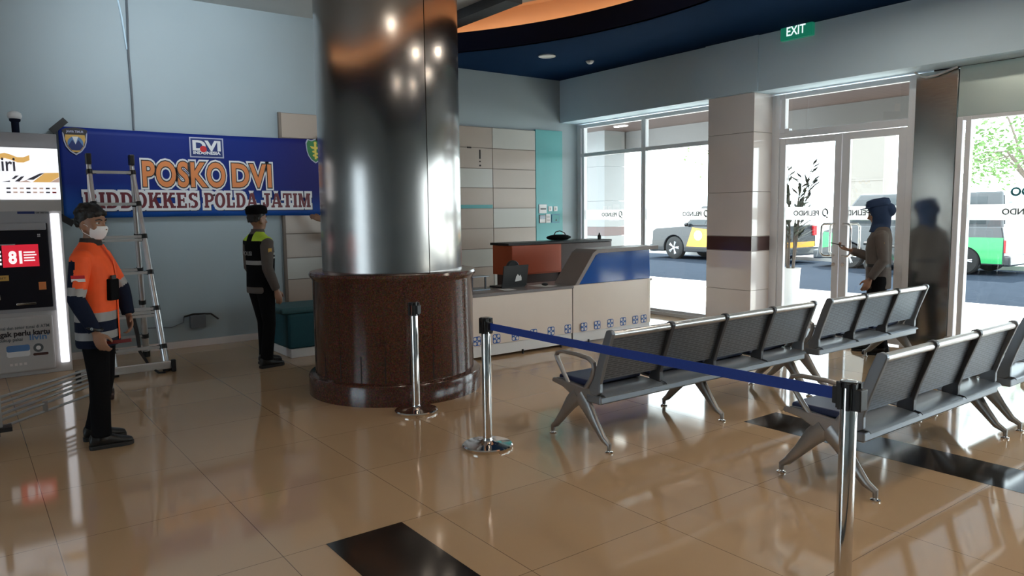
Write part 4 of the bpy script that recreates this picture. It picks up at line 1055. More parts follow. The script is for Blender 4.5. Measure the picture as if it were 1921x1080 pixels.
# crest at the left, shield at the right, small framed logo in the middle
def shield(w, h, n=8):
    return [(-w, h*0.42), (-w*0.82, h*0.62)]+[(-w*0.4, h*0.56), (0, h*0.64), (w*0.4, h*0.56)]+[(w*0.82, h*0.62), (w, h*0.42), (w*0.92, 0), (w*0.78, -h*0.25), (w*0.45, -h*0.5), (0, -h*0.66), (-w*0.45, -h*0.5), (-w*0.78, -h*0.25), (-w*0.92, 0)]
def flat(poly, m, parent, c, k, nm='emblem'):
    return MB().prism(poly, -0.0006, 0.0, 'Y').build(nm, m, parent, loc=(c[0], LY-0.0012*k, c[1]))
cr = (1.128-BX0, 2.465-BZ0)
flat(shield(0.122, 0.225), 'pale_print', bn, cr, 0); flat(shield(0.108, 0.20), 'black_print', bn, cr, 1)
flat([(-0.11, 0.085), (0.11, 0.085), (0.125, 0.125), (0.09, 0.145), (0, 0.155), (-0.09, 0.145), (-0.125, 0.125)], 'black_print', bn, cr, 2)
text('lettering', 'JAWA TIMUR', 'pale_print', bn, (cr[0]-0.085, LY-0.005, cr[1]+0.098), size=0.036, width=0.17, bold=0.001, depth=0.0004)
flat([(-0.095, 0.075), (0.095, 0.075), (0.10, 0.03), (0.075, -0.06), (0.03, -0.115), (-0.03, -0.115), (-0.075, -0.06), (-0.10, 0.03)], 'gold_print', bn, cr, 3)
flat(arc(0, -0.02, 0.078, 0, 2*PI, 24), 'sky_print', bn, cr, 4)
flat([(-0.03, 0.055), (0, -0.03), (0.03, 0.055)], 'white_print', bn, cr, 5)
flat([(-0.075, -0.05), (-0.03, 0.02), (0.0, -0.03), (0.03, 0.02), (0.075, -0.05), (0.04, -0.095), (-0.04, -0.095)], 'navy_print', bn, cr, 5)
rs = (3.925-BX0, 2.472-BZ0)
flat(shield(0.132, 0.25), 'pale_print', bn, rs, 0); flat(shield(0.118, 0.225), 'green_print', bn, rs, 1)
flat([(-0.012, -0.11), (0.012, -0.11), (0.016, 0.09), (-0.016, 0.09)], 'yellow_print', bn, rs, 2)
flat(arc(0, 0.105, 0.02, 0, 2*PI, 14), 'yellow_print', bn, rs, 2)
flat([(-0.075, 0.062), (-0.05, 0.03), (0, 0.02), (0.05, 0.03), (0.075, 0.062), (0, 0.052)], 'yellow_print', bn, rs, 3)
for k, (xx, zz) in enumerate(((-0.025, -0.01), (0.025, -0.035), (-0.02, -0.06), (0.017, -0.08))):
    flat(arc(xx, zz, 0.021, 0, 2*PI, 12, 0.014), 'yellow_print', bn, rs, 3)
lg = (2.53-BX0, 2.456-BZ0)
flat([(-0.20, -0.122), (0.20, -0.122), (0.20, 0.122), (-0.20, 0.122)], 'pale_print', bn, lg, 0)
flat([(-0.185, -0.108), (0.185, -0.108), (0.185, 0.108), (-0.185, 0.108)], 'navy_print', bn, lg, 1)
text('lettering', 'DVI', 'white_print', bn, (lg[0]-0.165, LY-0.004, lg[1]-0.032), size=0.165, width=0.33, bold=0.007, depth=0.0004)
text('lettering', 'INDONESIA', 'white_print', bn, (lg[0]-0.16, LY-0.004, lg[1]-0.08), size=0.05, width=0.32, bold=0.002, depth=0.0004)
flat(arc(-0.045, -0.025, 0.042, 0, 2*PI, 20), 'white_print', bn, lg, 4); flat(arc(-0.042, -0.018, 0.040, 0, 2*PI, 20), 'red', bn, lg, 5)
# black tape at the corners
for (x, z, w, a, lb) in ((0.975, 2.63, 0.20, 0.75, 'black tape strip on the top left corner of the banner'), (0.985, 1.595, 0.16, -0.6, 'black tape strip on the bottom left corner of the banner'), (3.985, 2.64, 0.10, 1.05, 'black tape strip on the top right corner of the banner')):
    o = MB().box((-w/2, -0.0, -0.035), (w/2, 0.0015, 0.035)).build('tape_strip', 'black', None, loc=(x, 9.603, z)); o.rotation_euler = (0, -a, 0); tag(o, lb, 'tape')

# conduits on the wall, dome camera
cd = MB().tube([(1.752, 9.68, 4.25), (1.748, 9.68, 3.9), (1.735, 9.68, 3.5), (1.745, 9.68, 3.0), (1.742, 9.68, 2.64)], 0.013, 8)
tag(cd.build('wall_conduit', 'seat_metal', smooth=True), 'thin grey conduit running down the wall to the top of the banner', 'conduit')
cd = MB().tube([(1.64, 9.70, 4.25), (1.69, 9.684, 3.9), (1.722, 9.682, 3.55)], 0.010, 8); tag(cd.build('wall_cable', 'bulk', smooth=True), 'short pale cable joining the grey conduit from the left', 'cable')
cm = thing('dome_camera', 'white dome camera on a dark bracket above the cash machine', 'camera', (0.56, 9.30, 2.49))
MB().lathe([(0.035, 0.0), (0.035, 0.12), (0.05, 0.135), (0.052, 0.16), (0.01, 0.165)], n=24).build('bracket', 'navy_cloth', cm, smooth=True)
MB().lathe([(0.052, 0.155), (0.064, 0.17), (0.067, 0.19), (0.058, 0.215), (0.03, 0.232), (0.003, 0.236)], n=28).build('dome', 'plinth', cm, smooth=True)

# ================================================================== cash machine
AX0, AX1, AY = -0.55, 0.888, 9.0
am = tag(empty('cash_machine', (0, AY, 0)), 'white cash machine booth with a lit sign at the left edge', 'cash machine')
M['booth'] = mat('off white booth panel', (0.50, 0.48, 0.47), 0.32, noise=0.03, scale=4)
M['booth_grey'] = mat('grey booth panel', (0.34, 0.34, 0.36), 0.35, noise=0.04, scale=4)
M['sign_lit'] = mat('lit sign acrylic', (0.85, 0.85, 0.88), 0.3, emit=(0.95, 0.96, 1.0), estr=0.34)
M['led'] = mat('white led edge', (0.9, 0.9, 0.95), 0.3, emit=(0.92, 0.94, 1.0), estr=0.45)
M['screen_black'] = mat('dark fascia', (0.010, 0.010, 0.016), 0.35, spec=0.2, noise=0.1, scale=5)
b = MB(); b.box((AX0, 0.03, 0.0), (AX1, 0.67, 2.33)); b.build('body', 'booth', am, bevel=0.006)
MB().box((AX0-0.02, 0.06, 2.33), (AX1+0.005, 0.68, 2.485)).build('roof', 'booth_grey', am, bevel=0.006)
MB().box((AX0, -0.005, 1.81), (AX1, 0.03, 2.33)).build('light_box', 'sign_lit', am, bevel=0.004)
MB().box((AX0, 0.0, 1.69), (AX1, 0.03, 1.81)).build('sign_rail', 'booth', am, bevel=0.004)
MB().box((0.782, -0.012, 0.10), (0.862, 0.03, 1.67)).build('led_edge', 'led', am, bevel=0.01)
fp = MB().box((AX0+0.05, 0.005, 0.66), (0.775, 0.03, 1.69)).build('fascia', 'booth_grey', am)
MB().box((0.50, -0.0, 1.665), (0.648, 0.004, 1.69)).build('header_strip', 'navy_print', am)
text('lettering', 'CRM  TARIK TUNAI', 'ink', am, (0.66, -0.001, 1.668), size=0.025, width=0.11, bold=0.0005)
MB().box((AX0+0.10, -0.012, 0.70), (0.750, 0.005, 1.57)).build('black_panel', 'screen_black', am, bevel=0.01)
MB().box((AX0+0.10, -0.03, 1.50), (0.735, 0.0, 1.575)).build('visor', 'booth_grey', am, bevel=0.01)
M['screen_lit'] = mat('lit red screen', (0.6, 0.02, 0.04), 0.3, emit=(0.75, 0.02, 0.045), estr=0.26)
M['screen_white'] = mat('lit white glyphs', (0.9, 0.9, 0.9), 0.3, emit=(0.95, 0.9, 0.9), estr=0.34)
sc_ = MB().box((0.0, -0.016, 1.09), (0.62, -0.012, 1.37)).build('screen', 'screen_black', am)
MB().box((0.345, -0.0185, 1.13), (0.655, -0.016, 1.355)).build('advert', 'screen_lit', sc_)
text('lettering', '81', 'screen_white', sc_, (0.395, -0.0195, 1.17), size=0.17, width=0.115, bold=0.007)
for k, w in enumerate((0.10, 0.11, 0.09, 0.095)): MB().box((0.525, -0.0195, 1.27-0.028*k), (0.525+w, -0.0187, 1.283-0.028*k)).build('text_line', 'screen_white', sc_)
for k in range(4): MB().box((0.26, -0.0195, 1.275-0.04*k), (0.335, -0.0165, 1.298-0.04*k)).build('menu_bar', 'screen_white', sc_)
MB().box((0.1, -0.0195, 1.352), (0.46, -0.0165, 1.362)).build('menu_bar', 'booth', sc_)
for k in range(4): MB().box((0.655+0.014*(k % 2), -0.0135, 1.43+0.017*(k//2)), (0.667+0.014*(k % 2), -0.0125, 1.443+0.017*(k//2))).build('sticker', 'paper', am)
MB().box((0.22, -0.015, 0.995), (0.385, -0.010, 1.05)).build('label_plate', 'gold_print', am)
text('lettering', 'DEBIT', 'black_print', am, (0.245, -0.0165, 1.012), size=0.03, width=0.12)
MB().box((0.635, -0.015, 0.885), (0.70, -0.010, 0.965)).build('card_reader', 'orange_print', am)
MB().box((0.43, -0.028, 0.74), (0.60, -0.008, 0.762)).build('cash_slot', 'chrome', am, bevel=0.004)
MB().box((0.05, -0.09, 0.82), (0.30, -0.01, 0.85), rot=(0.25, 0, 0)).build('keypad', 'alu', am, bevel=0.004)
# printed lower poster
MB().box((AX0+0.05, -0.006, 0.045), (0.735, 0.03, 0.62)).build('lower_panel', 'booth', am, bevel=0.02)
text('lettering', 'tarik tunai dan setor tunai di ATM', 'ink', am, (0.16, -0.008, 0.495), size=0.045, width=0.54, bold=0.0008)
text('lettering', 'gak perlu kartu', 'black_print', am, (0.27, -0.008, 0.425), size=0.075, width=0.43, bold=0.0025)
text('lettering', 'cukup pakai', 'ink', am, (0.26, -0.008, 0.375), size=0.045, width=0.20, bold=0.0012)
text('lettering', "livin'", 'sky_print', am, (0.52, -0.008, 0.372), size=0.085, width=0.17, bold=0.002)
MB().prism(rrect(0.315, 0.21, 0.515, 0.33, 0.02), -0.0085, -0.006, 'Y').build('card_picture', 'paper', am)
MB().prism(rrect(0.315, 0.265, 0.515, 0.33, 0.018), -0.0095, -0.0085, 'Y').build('card_picture', 'sky_print', am)
b = MB(); b.use(0).prism(arc(0.59, 0.285, 0.045, 0, 2*PI, 24), -0.0085, -0.006, 'Y'); b.use(1).prism(arc(0.59, 0.285, 0.022, 0, 2*PI, 20), -0.0095, -0.0085, 'Y'); b.build('round_badge', ['ink', 'paper'], am)
MB().prism(rrect(0.54, 0.205, 0.675, 0.232, 0.012), -0.0085, -0.006, 'Y').build('caption_bar', 'pillar_band', am)
for k in range(4): MB().box((0.335+k*0.04, -0.0085, 0.12), (0.36+k*0.04, -0.006, 0.145)).build('icon', 'pillar', am)
# sign graphics
M['sign_grey'] = mat('grey sign lettering', (0.16, 0.16, 0.22), 0.5); M['sign_gold'] = mat('golden sign print', (0.85, 0.52, 0.16), 0.5, emit=(0.95, 0.55, 0.16), estr=0.22)
M['sign_light'] = mat('light sign print', (0.60, 0.50, 0.45), 0.5, emit=(0.9, 0.6, 0.5), estr=0.15)
text('lettering', 'mandiri', 'sign_grey', am, (0.06, -0.0065, 2.095), size=0.20, width=0.455, bold=0.003)
wv = [(0.12+0.052*i, 2.225+0.022*math.sin(i*1.25+0.4)) for i in range(11)]
b = MB()
for (xa, za), (xb, zb) in zip(wv[:-1], wv[1:]):
    b.prism([(xa, za-0.026), (xb, zb-0.026), (xb, zb+0.026), (xa, za+0.026)], -0.0075, -0.005, 'Y')
b.build('ribbon', 'sign_gold', am)
for poly, m in (([(0.65, 1.985), (0.80, 1.985), (0.885, 2.04), (0.885, 2.085), (0.76, 2.08)], 'sign_gold'), ([(0.60, 2.01), (0.66, 2.01), (0.76, 2.08), (0.72, 2.075)], 'sign_grey'), ([(0.50, 1.99), (0.54, 1.99), (0.585, 2.045), (0.555, 2.04)], 'sign_grey'),
                ([(0.475, 2.015), (0.50, 2.015), (0.54, 2.05), (0.51, 2.05)], 'sign_grey'), ([(0.39, 1.985), (0.46, 1.985), (0.46, 2.0)], 'sign_grey'), ([(0.52, 1.984), (0.64, 1.984), (0.60, 2.005)], 'sign_light'), ([(0.80, 1.985), (0.885, 1.985), (0.885, 2.035)], 'sign_light')):
    MB().prism(poly, -0.0075, -0.005, 'Y').build('graphic', m, am)
for r in range(2):
    for k in range(8):
        MB().box((0.425+k*0.056, -0.0075, 1.915-0.04*r), (0.425+k*0.056+0.035, -0.005, 1.93-0.04*r)).build('bank_mark', 'red' if (r == 1 and k == 7) else 'sign_light' if k % 3 else 'sign_grey', am)

# ================================================================== junction box, teal seat, notices
jb = thing('junction_box', 'dark grey box with cables on the wall above the skirting', 'box', (2.32, 9.64, 0.24))
MB().box((-0.09, -0.04, 0), (0.09, 0.045, 0.16)).build('housing', 'seat_metal', jb, bevel=0.006)
MB().tube([(-0.16, -0.01, 0.15), (-0.05, -0.02, 0.175), (0.06, -0.02, 0.17), (0.16, -0.01, 0.16), (0.25, 0.0, 0.085)], 0.011, 8).build('cable', 'black', jb, smooth=True)
MB().tube([(-0.62, 0.03, 0.05), (-0.3, 0.03, 0.03), (-0.16, 0.02, 0.08), (-0.16, -0.01, 0.15)], 0.008, 8).build('cable', 'seat_metal', jb, smooth=True)
ts = thing('teal_seat', 'dark teal upholstered seat with a white plinth, left behind the column', 'sofa', (2.90, 8.13, 0))
MB().box((0.02, 0.0, 0.10), (1.05, 0.62, 0.50)).build('base_cushion', 'teal_fabric', ts, bevel=0.03, seg=3)
MB().box((-0.06, -0.0, 0.50), (1.06, 0.66, 0.57)).build('seat_pad', 'teal_pad', ts, bevel=0.03, seg=3)
MB().box((0.04, -0.01, 0.0), (1.0, 0.58, 0.10)).build('plinth', 'plinth', ts, bevel=0.004)
def notice(x0, x1, z0, z1, name, label, cat, frame, face, inner=0.008, group=None):
    t = thing(name, label, cat, ((x0+x1)/2, 9.632, z0), 0, group); w = (x1-x0)/2; h = z1-z0
    MB().box((-w, 0, 0), (w, 0.014, h)).build('frame', frame, t, bevel=0.003)
    MB().box((-w+inner, -0.002, inner), (w-inner, 0.002, h-inner)).build('face', face, t)
    return t, w, h
t, w, h = notice(7.80, 7.972, 1.597, 1.75, 'framed_notice', 'square framed notice on the turquoise strip, top left of the cluster', 'notice', 'seat_metal', 'paper')
MB().box((-w+0.03, -0.004, h*0.42), (w-0.02, -0.002, h*0.56)).build('print_band', 'ink', t)
for x0, x1, lb in ((8.008, 8.089, 'white switch plate in the middle of the turquoise wall cluster'), (8.125, 8.208, 'white switch plate at the right of the turquoise wall cluster')):
    t, w, h = notice(x0, x1, 1.632, 1.714, 'switch_plate', lb, 'switch', 'plinth', 'paper'); MB().box((-0.015, -0.006, 0.02), (0.015, -0.002, 0.06)).build('rocker', 'booth', t)
t, w, h = notice(7.809, 7.945, 1.434, 1.572, 'thermostat', 'black and white wall control under the framed notice', 'thermostat', 'black', 'paper')
MB().box((-w+0.015, -0.004, h*0.5), (w-0.01, -0.002, h-0.012)).build('display', 'seat_metal', t)
t, w, h = notice(7.95, 8.052, 1.44, 1.585, 'paper_notice', 'white paper notice beside the black wall control', 'notice', 'paper', 'paper')
for k in range(4): MB().box((-w+0.02, -0.004, 0.03+k*0.025), (w-0.02, -0.002, 0.036+k*0.025)).build('print_line', 'ink', t)
t, w, h = notice(8.077, 8.254, 1.44, 1.578, 'blue_notice', 'blue plate with a dark mark at the lower right of the wall cluster', 'sign', 'sky_print', 'teal')
MB().prism([(-0.01, 0.03), (0.03, 0.03), (0.01, 0.065)], -0.004, -0.002, 'Y').build('print_mark', 'ink', t)
# exit sign
ex = thing('exit_sign', 'green EXIT sign high on the bulkhead over the doors', 'sign', (8.29, 5.25, 3.67))
M['exit_green'] = mat('green sign face', (0.015, 0.24, 0.14), 0.35, emit=(0.01, 0.22, 0.13), estr=0.2); M['exit_white'] = mat('sign letters', (0.8, 0.85, 0.85), 0.4, emit=(0.7, 0.85, 0.85), estr=0.45)
MB().box((-0.03, -0.21, 0), (0.03, 0.21, 0.19)).build('panel', 'exit_green', ex, bevel=0.004)
text('lettering', 'EXIT', 'exit_white', ex, (-0.0315, 0.125, 0.045), (PI/2, 0, -PI/2), size=0.15, width=0.25, bold=0.002)
for y in (-0.15, 0.15): MB().box((-0.006, y-0.01, 0.19), (0.006, y+0.01, 0.20)).build('bracket', 'seat_metal', ex)

# ================================================================== telescopic ladder
ld = thing('telescopic_ladder', 'aluminium telescopic step ladder standing in front of the banner', 'ladder', (0, 0, 0))
top = V((0, 8.86, 2.10)); 
def lp(side, f, rear=False):
    """point on a stile: side -1/1, f 0 at the floor .. 1 at the hinge"""
    xb, xt = (1.175, 1.145) if side < 0 else (1.665, 1.55)
    yb = 9.34 if rear else 8.31
    return V((xb+(xt-xb)*f, yb+(8.86-yb)*f, 0.03+2.16*f))
FR = [0.0, 0.105, 0.29, 0.465, 0.64, 0.80, 0.955]
for rear in (False, True):
    for sd in (-1, 1):
        secs = [(0, FR[1], 0.036), (FR[1], FR[2], 0.033), (FR[2], FR[3], 0.030), (FR[3], FR[4], 0.0275), (FR[4], FR[5], 0.025), (FR[5], 1.0, 0.0225)]
        b = MB()
        for f0, f1, r in secs: b.cyl(lp(sd, f0, rear), lp(sd, f1, rear), r, n=18)
        b.build('stile', 'alu', ld, smooth=True)
        for i, f in enumerate(FR[1:]):
            p0, p1 = lp(sd, f-0.011, rear), lp(sd, f+0.011, rear)
            MB().cyl(p0, p1, 0.040-0.0022*i, n=18).build('collar', 'black', ld, smooth=True)
        MB().cyl(lp(sd, -0.012, rear), lp(sd, 0.02, rear), 0.040, n=18).build('foot', 'rubber', ld, smooth=True)
    for i, f in enumerate(FR[1:]):
        if rear and i in (1, 3): continue
        reps = [0] if i not in (1, 3) or rear else ([0, 1, 2] if i == 1 else [0, 1])
        for k in reps:
            fz = f-0.016*k
            p0, p1 = lp(-1, fz, rear), lp(1, fz, rear)
            d = p1-p0
            b = MB(); b.rings([[p0+d*0.06+V((0, y, z)) for y, z in ((-0.02, -0.014), (0.02, -0.014), (0.02, 0.014), (-0.02, 0.014))], [p1-d*0.06+V((0, y, z)) for y, z in ((-0.02, -0.014), (0.02, -0.014), (0.02, 0.014), (-0.02, 0.014))]])
            b.build('rung', 'alu', ld)
            for sd in (-1, 1):
                q = lp(sd, fz, rear); MB().cyl(q, q-V((sd*0.06, 0, 0)), 0.019, n=10).build('rung_socket', 'black', ld)
for sd in (-1, 1):
    p = lp(sd, 1.0); MB().box(tuple(p-V((0.025, 0.05, 0.02))), tuple(p+V((0.025, 0.05, 0.095)))).build('hinge', 'black', ld, bevel=0.01)
MB().box((0.86, 8.245, 0.035), (1.70, 8.275, 0.115)).build('stabiliser_bar', 'alu', ld, bevel=0.006)
for x in (0.83, 1.70): MB().box((x, 8.235, 0.0), (x+0.045, 8.285, 0.125)).build('bar_end', 'rubber', ld, bevel=0.008)
MB().tube([(1.39, 8.47, 0.66), (1.43, 8.44, 0.40), (1.44, 8.42, 0.22), (1.50, 8.30, 0.08), (1.57, 8.22, 0.012), (1.63, 8.20, 0.012)], [(0.022, 0.012), (0.02, 0.012), (0.016, 0.01), (0.013, 0.01), (0.012, 0.01), (0.012, 0.008)], 8).build('strap', 'black', ld, smooth=True)

# ================================================================== tube trolley at the left edge
tr = thing('tube_trolley', 'low metal trolley of parallel tubes at the left edge, behind the man in orange', 'trolley', (0, 0, 0))
MB().box((0.115, 6.40, 0.10), (0.165, 6.45, 0.98)).build('upright', 'cast', tr, bevel=0.006)
MB().box((0.98, 7.3, 0.10), (1.02, 7.34, 0.36)).build('upright', 'cast', tr, bevel=0.006)
for k in range(5):
    z0 = 0.325-0.042*k; z1 = 0.335-0.034*k
    MB().cyl((0.14, 6.43, z0), (1.0, 7.32, z1), 0.0105, n=12).build('tube', 'cast', tr, smooth=True)
MB().cyl((0.14, 6.43, 0.105), (1.0, 7.32, 0.115), 0.010, n=12).build('lower_rail', 'cast', tr, smooth=True)
MB().box((0.44, 6.74, 0.105), (0.475, 6.76, 0.19)).build('strut', 'cast', tr)
MB().box((0.05, 6.36, 0.085), (0.22, 6.49, 0.115)).build('caster_plate', 'black', tr)
for x, y in ((0.125, 6.43), (1.0, 7.32)):
    w = MB().lathe([(0.012, -0.016), (0.038, -0.016), (0.042, -0.008), (0.042, 0.008), (0.038, 0.016), (0.012, 0.016)], n=24, axis='X').build('caster', 'dark_lam', tr, smooth=True, loc=(x, y, 0.042))
    MB().box((-0.022, -0.012, 0.0), (0.022, 0.012, 0.06)).build('fork', 'seat_dark', w)

# ================================================================== people
def remesh(name, shapes, mats, parent, voxel, matfn=None, smooth=2, loc=None):
    """shapes: MB of overlapping closed volumes, fused into one continuous surface"""
    me = bpy.data.meshes.new('tmp'); me.from_pydata([tuple(v) for v in shapes.v], [], shapes.f)
    bm = bmesh.new(); bm.from_mesh(me); bmesh.ops.recalc_face_normals(bm, faces=bm.faces[:]); bm.to_mesh(me); bm.free()
    t = bpy.data.objects.new('tmp', me); COL.objects.link(t)
    r = t.modifiers.new('r', 'REMESH'); r.mode = 'VOXEL'; r.voxel_size = voxel
    if smooth:
        q = t.modifiers.new('s', 'SMOOTH'); q.factor = 0.5; q.iterations = smooth
    dg = bpy.context.evaluated_depsgraph_get(); dg.update()
    out = bpy.data.meshes.new_from_object(t.evaluated_get(dg)); bpy.data.objects.remove(t); bpy.data.meshes.remove(me)
    out.name = name; out.materials.clear()
    if not isinstance(mats, (list, tuple)): mats = [mats]
    for m in mats: out.materials.append(M[m])
    for p in out.polygons:
        p.use_smooth = True
        if matfn: p.material_index = matfn(p.center)
    o = bpy.data.objects.new(name, out); COL.objects.link(o); o.parent = parent
    if loc is not None: o.location = loc
    return o

def slices(b, rows, n=24, p=2.3):
    """stacked superellipse rings: (z, cx, cy, rx, ry)"""
    rs = []
    for z, cx_, cy_, rx, ry in rows:
        ring = []
        for k in range(n):
            a = 2*PI*k/n; c, s = math.cos(a), math.sin(a)
            ring.append(V((cx_+rx*math.copysign(abs(c)**(2/p), c), cy_+ry*math.copysign(abs(s)**(2/p), s), z)))
        rs.append(ring)
    return b.rings(rs)

def add_hand(b, w, d, pn, th, curl=0.5, L=0.18):
    """palm and five fingers. w wrist, d finger direction, pn palm normal (curl side), th thumb side"""
    w, d, pn, th = V(w), V(d).normalized(), V(pn), V(th)
    pn = (pn-d*pn.dot(d)).normalized(); th = (th-d*th.dot(d)-pn*th.dot(pn)).normalized()
    pal = 0.5*L
    b.rings([[w+d*f*pal+th*(hw*math.cos(2*PI*k/12))+pn*(ht*math.sin(2*PI*k/12)) for k in range(12)] for f, hw, ht in ((-0.12, 0.026, 0.020), (0.1, 0.030, 0.019), (0.5, 0.040, 0.018), (0.9, 0.042, 0.015), (1.05, 0.036, 0.010))])
    for off, ln, r in ((0.029, 0.40, 0.0088), (0.0095, 0.44, 0.0092), (-0.0105, 0.41, 0.0088), (-0.0295, 0.32, 0.0078)):
        p = w+d*pal*0.88+th*off; l = ln*L; a = 0.0; pts = [p]
        for seg, fr in enumerate((0.25, 0.4, 0.33, 0.27)):
            a += curl*(0.12 if seg == 0 else 0.62)*(1.0+0.25*(off < 0))
            p = p+(d*math.cos(a)+pn*math.sin(a))*l*fr; pts.append(p)
        b.tube(pts, [r*1.05, r*1.08, r, r*0.92, r*0.72], 8)
    p = w+d*0.02+th*0.026; q = p+(th*0.75+d*0.65+pn*0.25).normalized()*0.036; e = q+(d*0.85+th*0.25+pn*0.35).normalized()*0.032; e2 = e+(d*0.95+pn*0.35).normalized()*0.024
    b.tube([p, q, e, e2], [0.0135, 0.0115, 0.0100, 0.0075], 8)

def rot_about(pts, piv, R):
    return [R @ (p-piv)+piv for p in pts]

def head_mb(b, z0, R, piv, neck_r=0.055):
    """z0: chin height; rotated by R about piv"""
    i0 = len(b.v)
    slices(b, [(z0, 0, 0.045, 0.026, 0.030), (z0+0.02, 0, 0.035, 0.045, 0.050), (z0+0.05, 0, 0.018, 0.060, 0.074), (z0+0.085, 0, 0.006, 0.068, 0.088), (z0+0.12, 0, 0.0, 0.072, 0.094),
               (z0+0.155, 0, -0.004, 0.075, 0.097), (z0+0.185, 0, -0.008, 0.070, 0.091), (z0+0.21, 0, -0.011, 0.055, 0.072), (z0+0.225, 0, -0.012, 0.030, 0.042), (z0+0.231, 0, -0.012, 0.008, 0.012)], 24, 2.1)
    b.tube([(0, 0.090, z0+0.118), (0, 0.104, z0+0.09), (0, 0.112, z0+0.073), (0, 0.098, z0+0.065)], [0.008, 0.011, 0.015, 0.010], 10)   # nose
    for s in (-1, 1):
        b.ell((s*0.013, 0.094, z0+0.069), (0.010, 0.011, 0.008), 8, 6)
        b.ell((s*0.074, -0.006, z0+0.092), (0.011, 0.021, 0.033), 10, 8, rot=(0.2, 0, s*0.3))   # ears
        b.tube([(s*0.012, 0.094, z0+0.133), (s*0.033, 0.091, z0+0.138), (s*0.053, 0.076, z0+0.131)], [0.006, 0.008, 0.005], 8)     # brow ridge
        b.ell((s*0.042, 0.060, z0+0.082), (0.022, 0.026, 0.020), 10, 8)     # cheek
    b.tube([(-0.022, 0.077, z0+0.042), (0, 0.088, z0+0.043), (0.022, 0.077, z0+0.042)], [0.004, 0.009, 0.004], 8)   # lips
    b.ell((0, 0.066, z0+0.010), (0.024, 0.020, 0.016), 10, 8)
    for i in range(i0, len(b.v)): b.v[i] = R @ (b.v[i]-piv)+piv

def eyes(parent, z0, R, piv):
    for s in (-1, 1):
        c = R @ (V((s*0.033, 0.0785, z0+0.115))-piv)+piv
        e = MB().ell((0, 0, 0), (0.0135, 0.011, 0.0085), 14, 8).build('eye', 'eye_w', parent, smooth=True, loc=c); e.rotation_euler = R.to_euler()
        MB().ell((0, 0.0085, 0), (0.0062, 0.004, 0.0062), 12, 6).build('iris', 'iris', e, smooth=True)
        bq = MB(); bq.tube([R @ (V((s*x, y, z0+z))-piv)+piv for x, y, z in ((0.014, 0.099, 0.134), (0.034, 0.0965, 0.1415), (0.054, 0.079, 0.134))], [(0.003, 0.004), (0.003, 0.005), (0.002, 0.003)], 6)
        bq.build('eyebrow', 'hair', parent, smooth=True)

def arm_pts(sh, el, wr): return [V(sh), V(el), V(wr)]
def interp(a, b_, f): return a+(b_-a)*f

def shoe(parent, ank, ang, m='leather', L=0.275):
    """ang: foot direction in the local plan (0 = +Y)"""
    d = V((math.sin(ang), math.cos(ang), 0)); s_ = V((d.y, -d.x, 0)); a = V((ank[0], ank[1], 0))
    b = MB(); rs = []
    for f, w, h, z in ((-0.28, 0.026, 0.030, 0.055), (-0.24, 0.036, 0.048, 0.062), (-0.05, 0.041, 0.056, 0.070), (0.18, 0.042, 0.044, 0.058), (0.42, 0.049, 0.030, 0.043), (0.60, 0.047, 0.023, 0.037), (0.70, 0.032, 0.016, 0.032), (0.725, 0.012, 0.008, 0.030)):
        c = a+d*f*L+V((0, 0, z)); rs.append([c+s_*w*math.cos(2*PI*k/16)+V((0, 0, h*math.sin(2*PI*k/16))) for k in range(16)])
    b.rings(rs); b.tube([a+V((0, 0, 0.06)), a+V((0, 0, 0.13))], [0.050, 0.050], 14)
    o = remesh('shoe', b, m, parent, 0.007, smooth=3)
    so = MB(); out = [(f, w) for f, w in ((-0.29, 0.025), (-0.25, 0.038), (-0.05, 0.042), (0.18, 0.042), (0.42, 0.051), (0.60, 0.049), (0.70, 0.034), (0.735, 0.012))]
    poly = [a+d*f*L+s_*w for f, w in out]+[a+d*f*L-s_*w for f, w in reversed(out)]
    so.prism([(p.x, p.y) for p in poly], 0.0, 0.028, 'Z'); so.build('sole', 'rubber', o, bevel=0.004)
    lc = MB()
    for f in (0.12, 0.2, 0.28): lc.tube([a+d*f*L-s_*0.03+V((0, 0, 0.098-f*0.06)), a+d*(f+0.02)*L+V((0, 0, 0.112-f*0.09)), a+d*f*L+s_*0.03+V((0, 0, 0.098-f*0.06))], 0.004, 6)
    lc.build('laces', 'black', o, smooth=True)
    return o

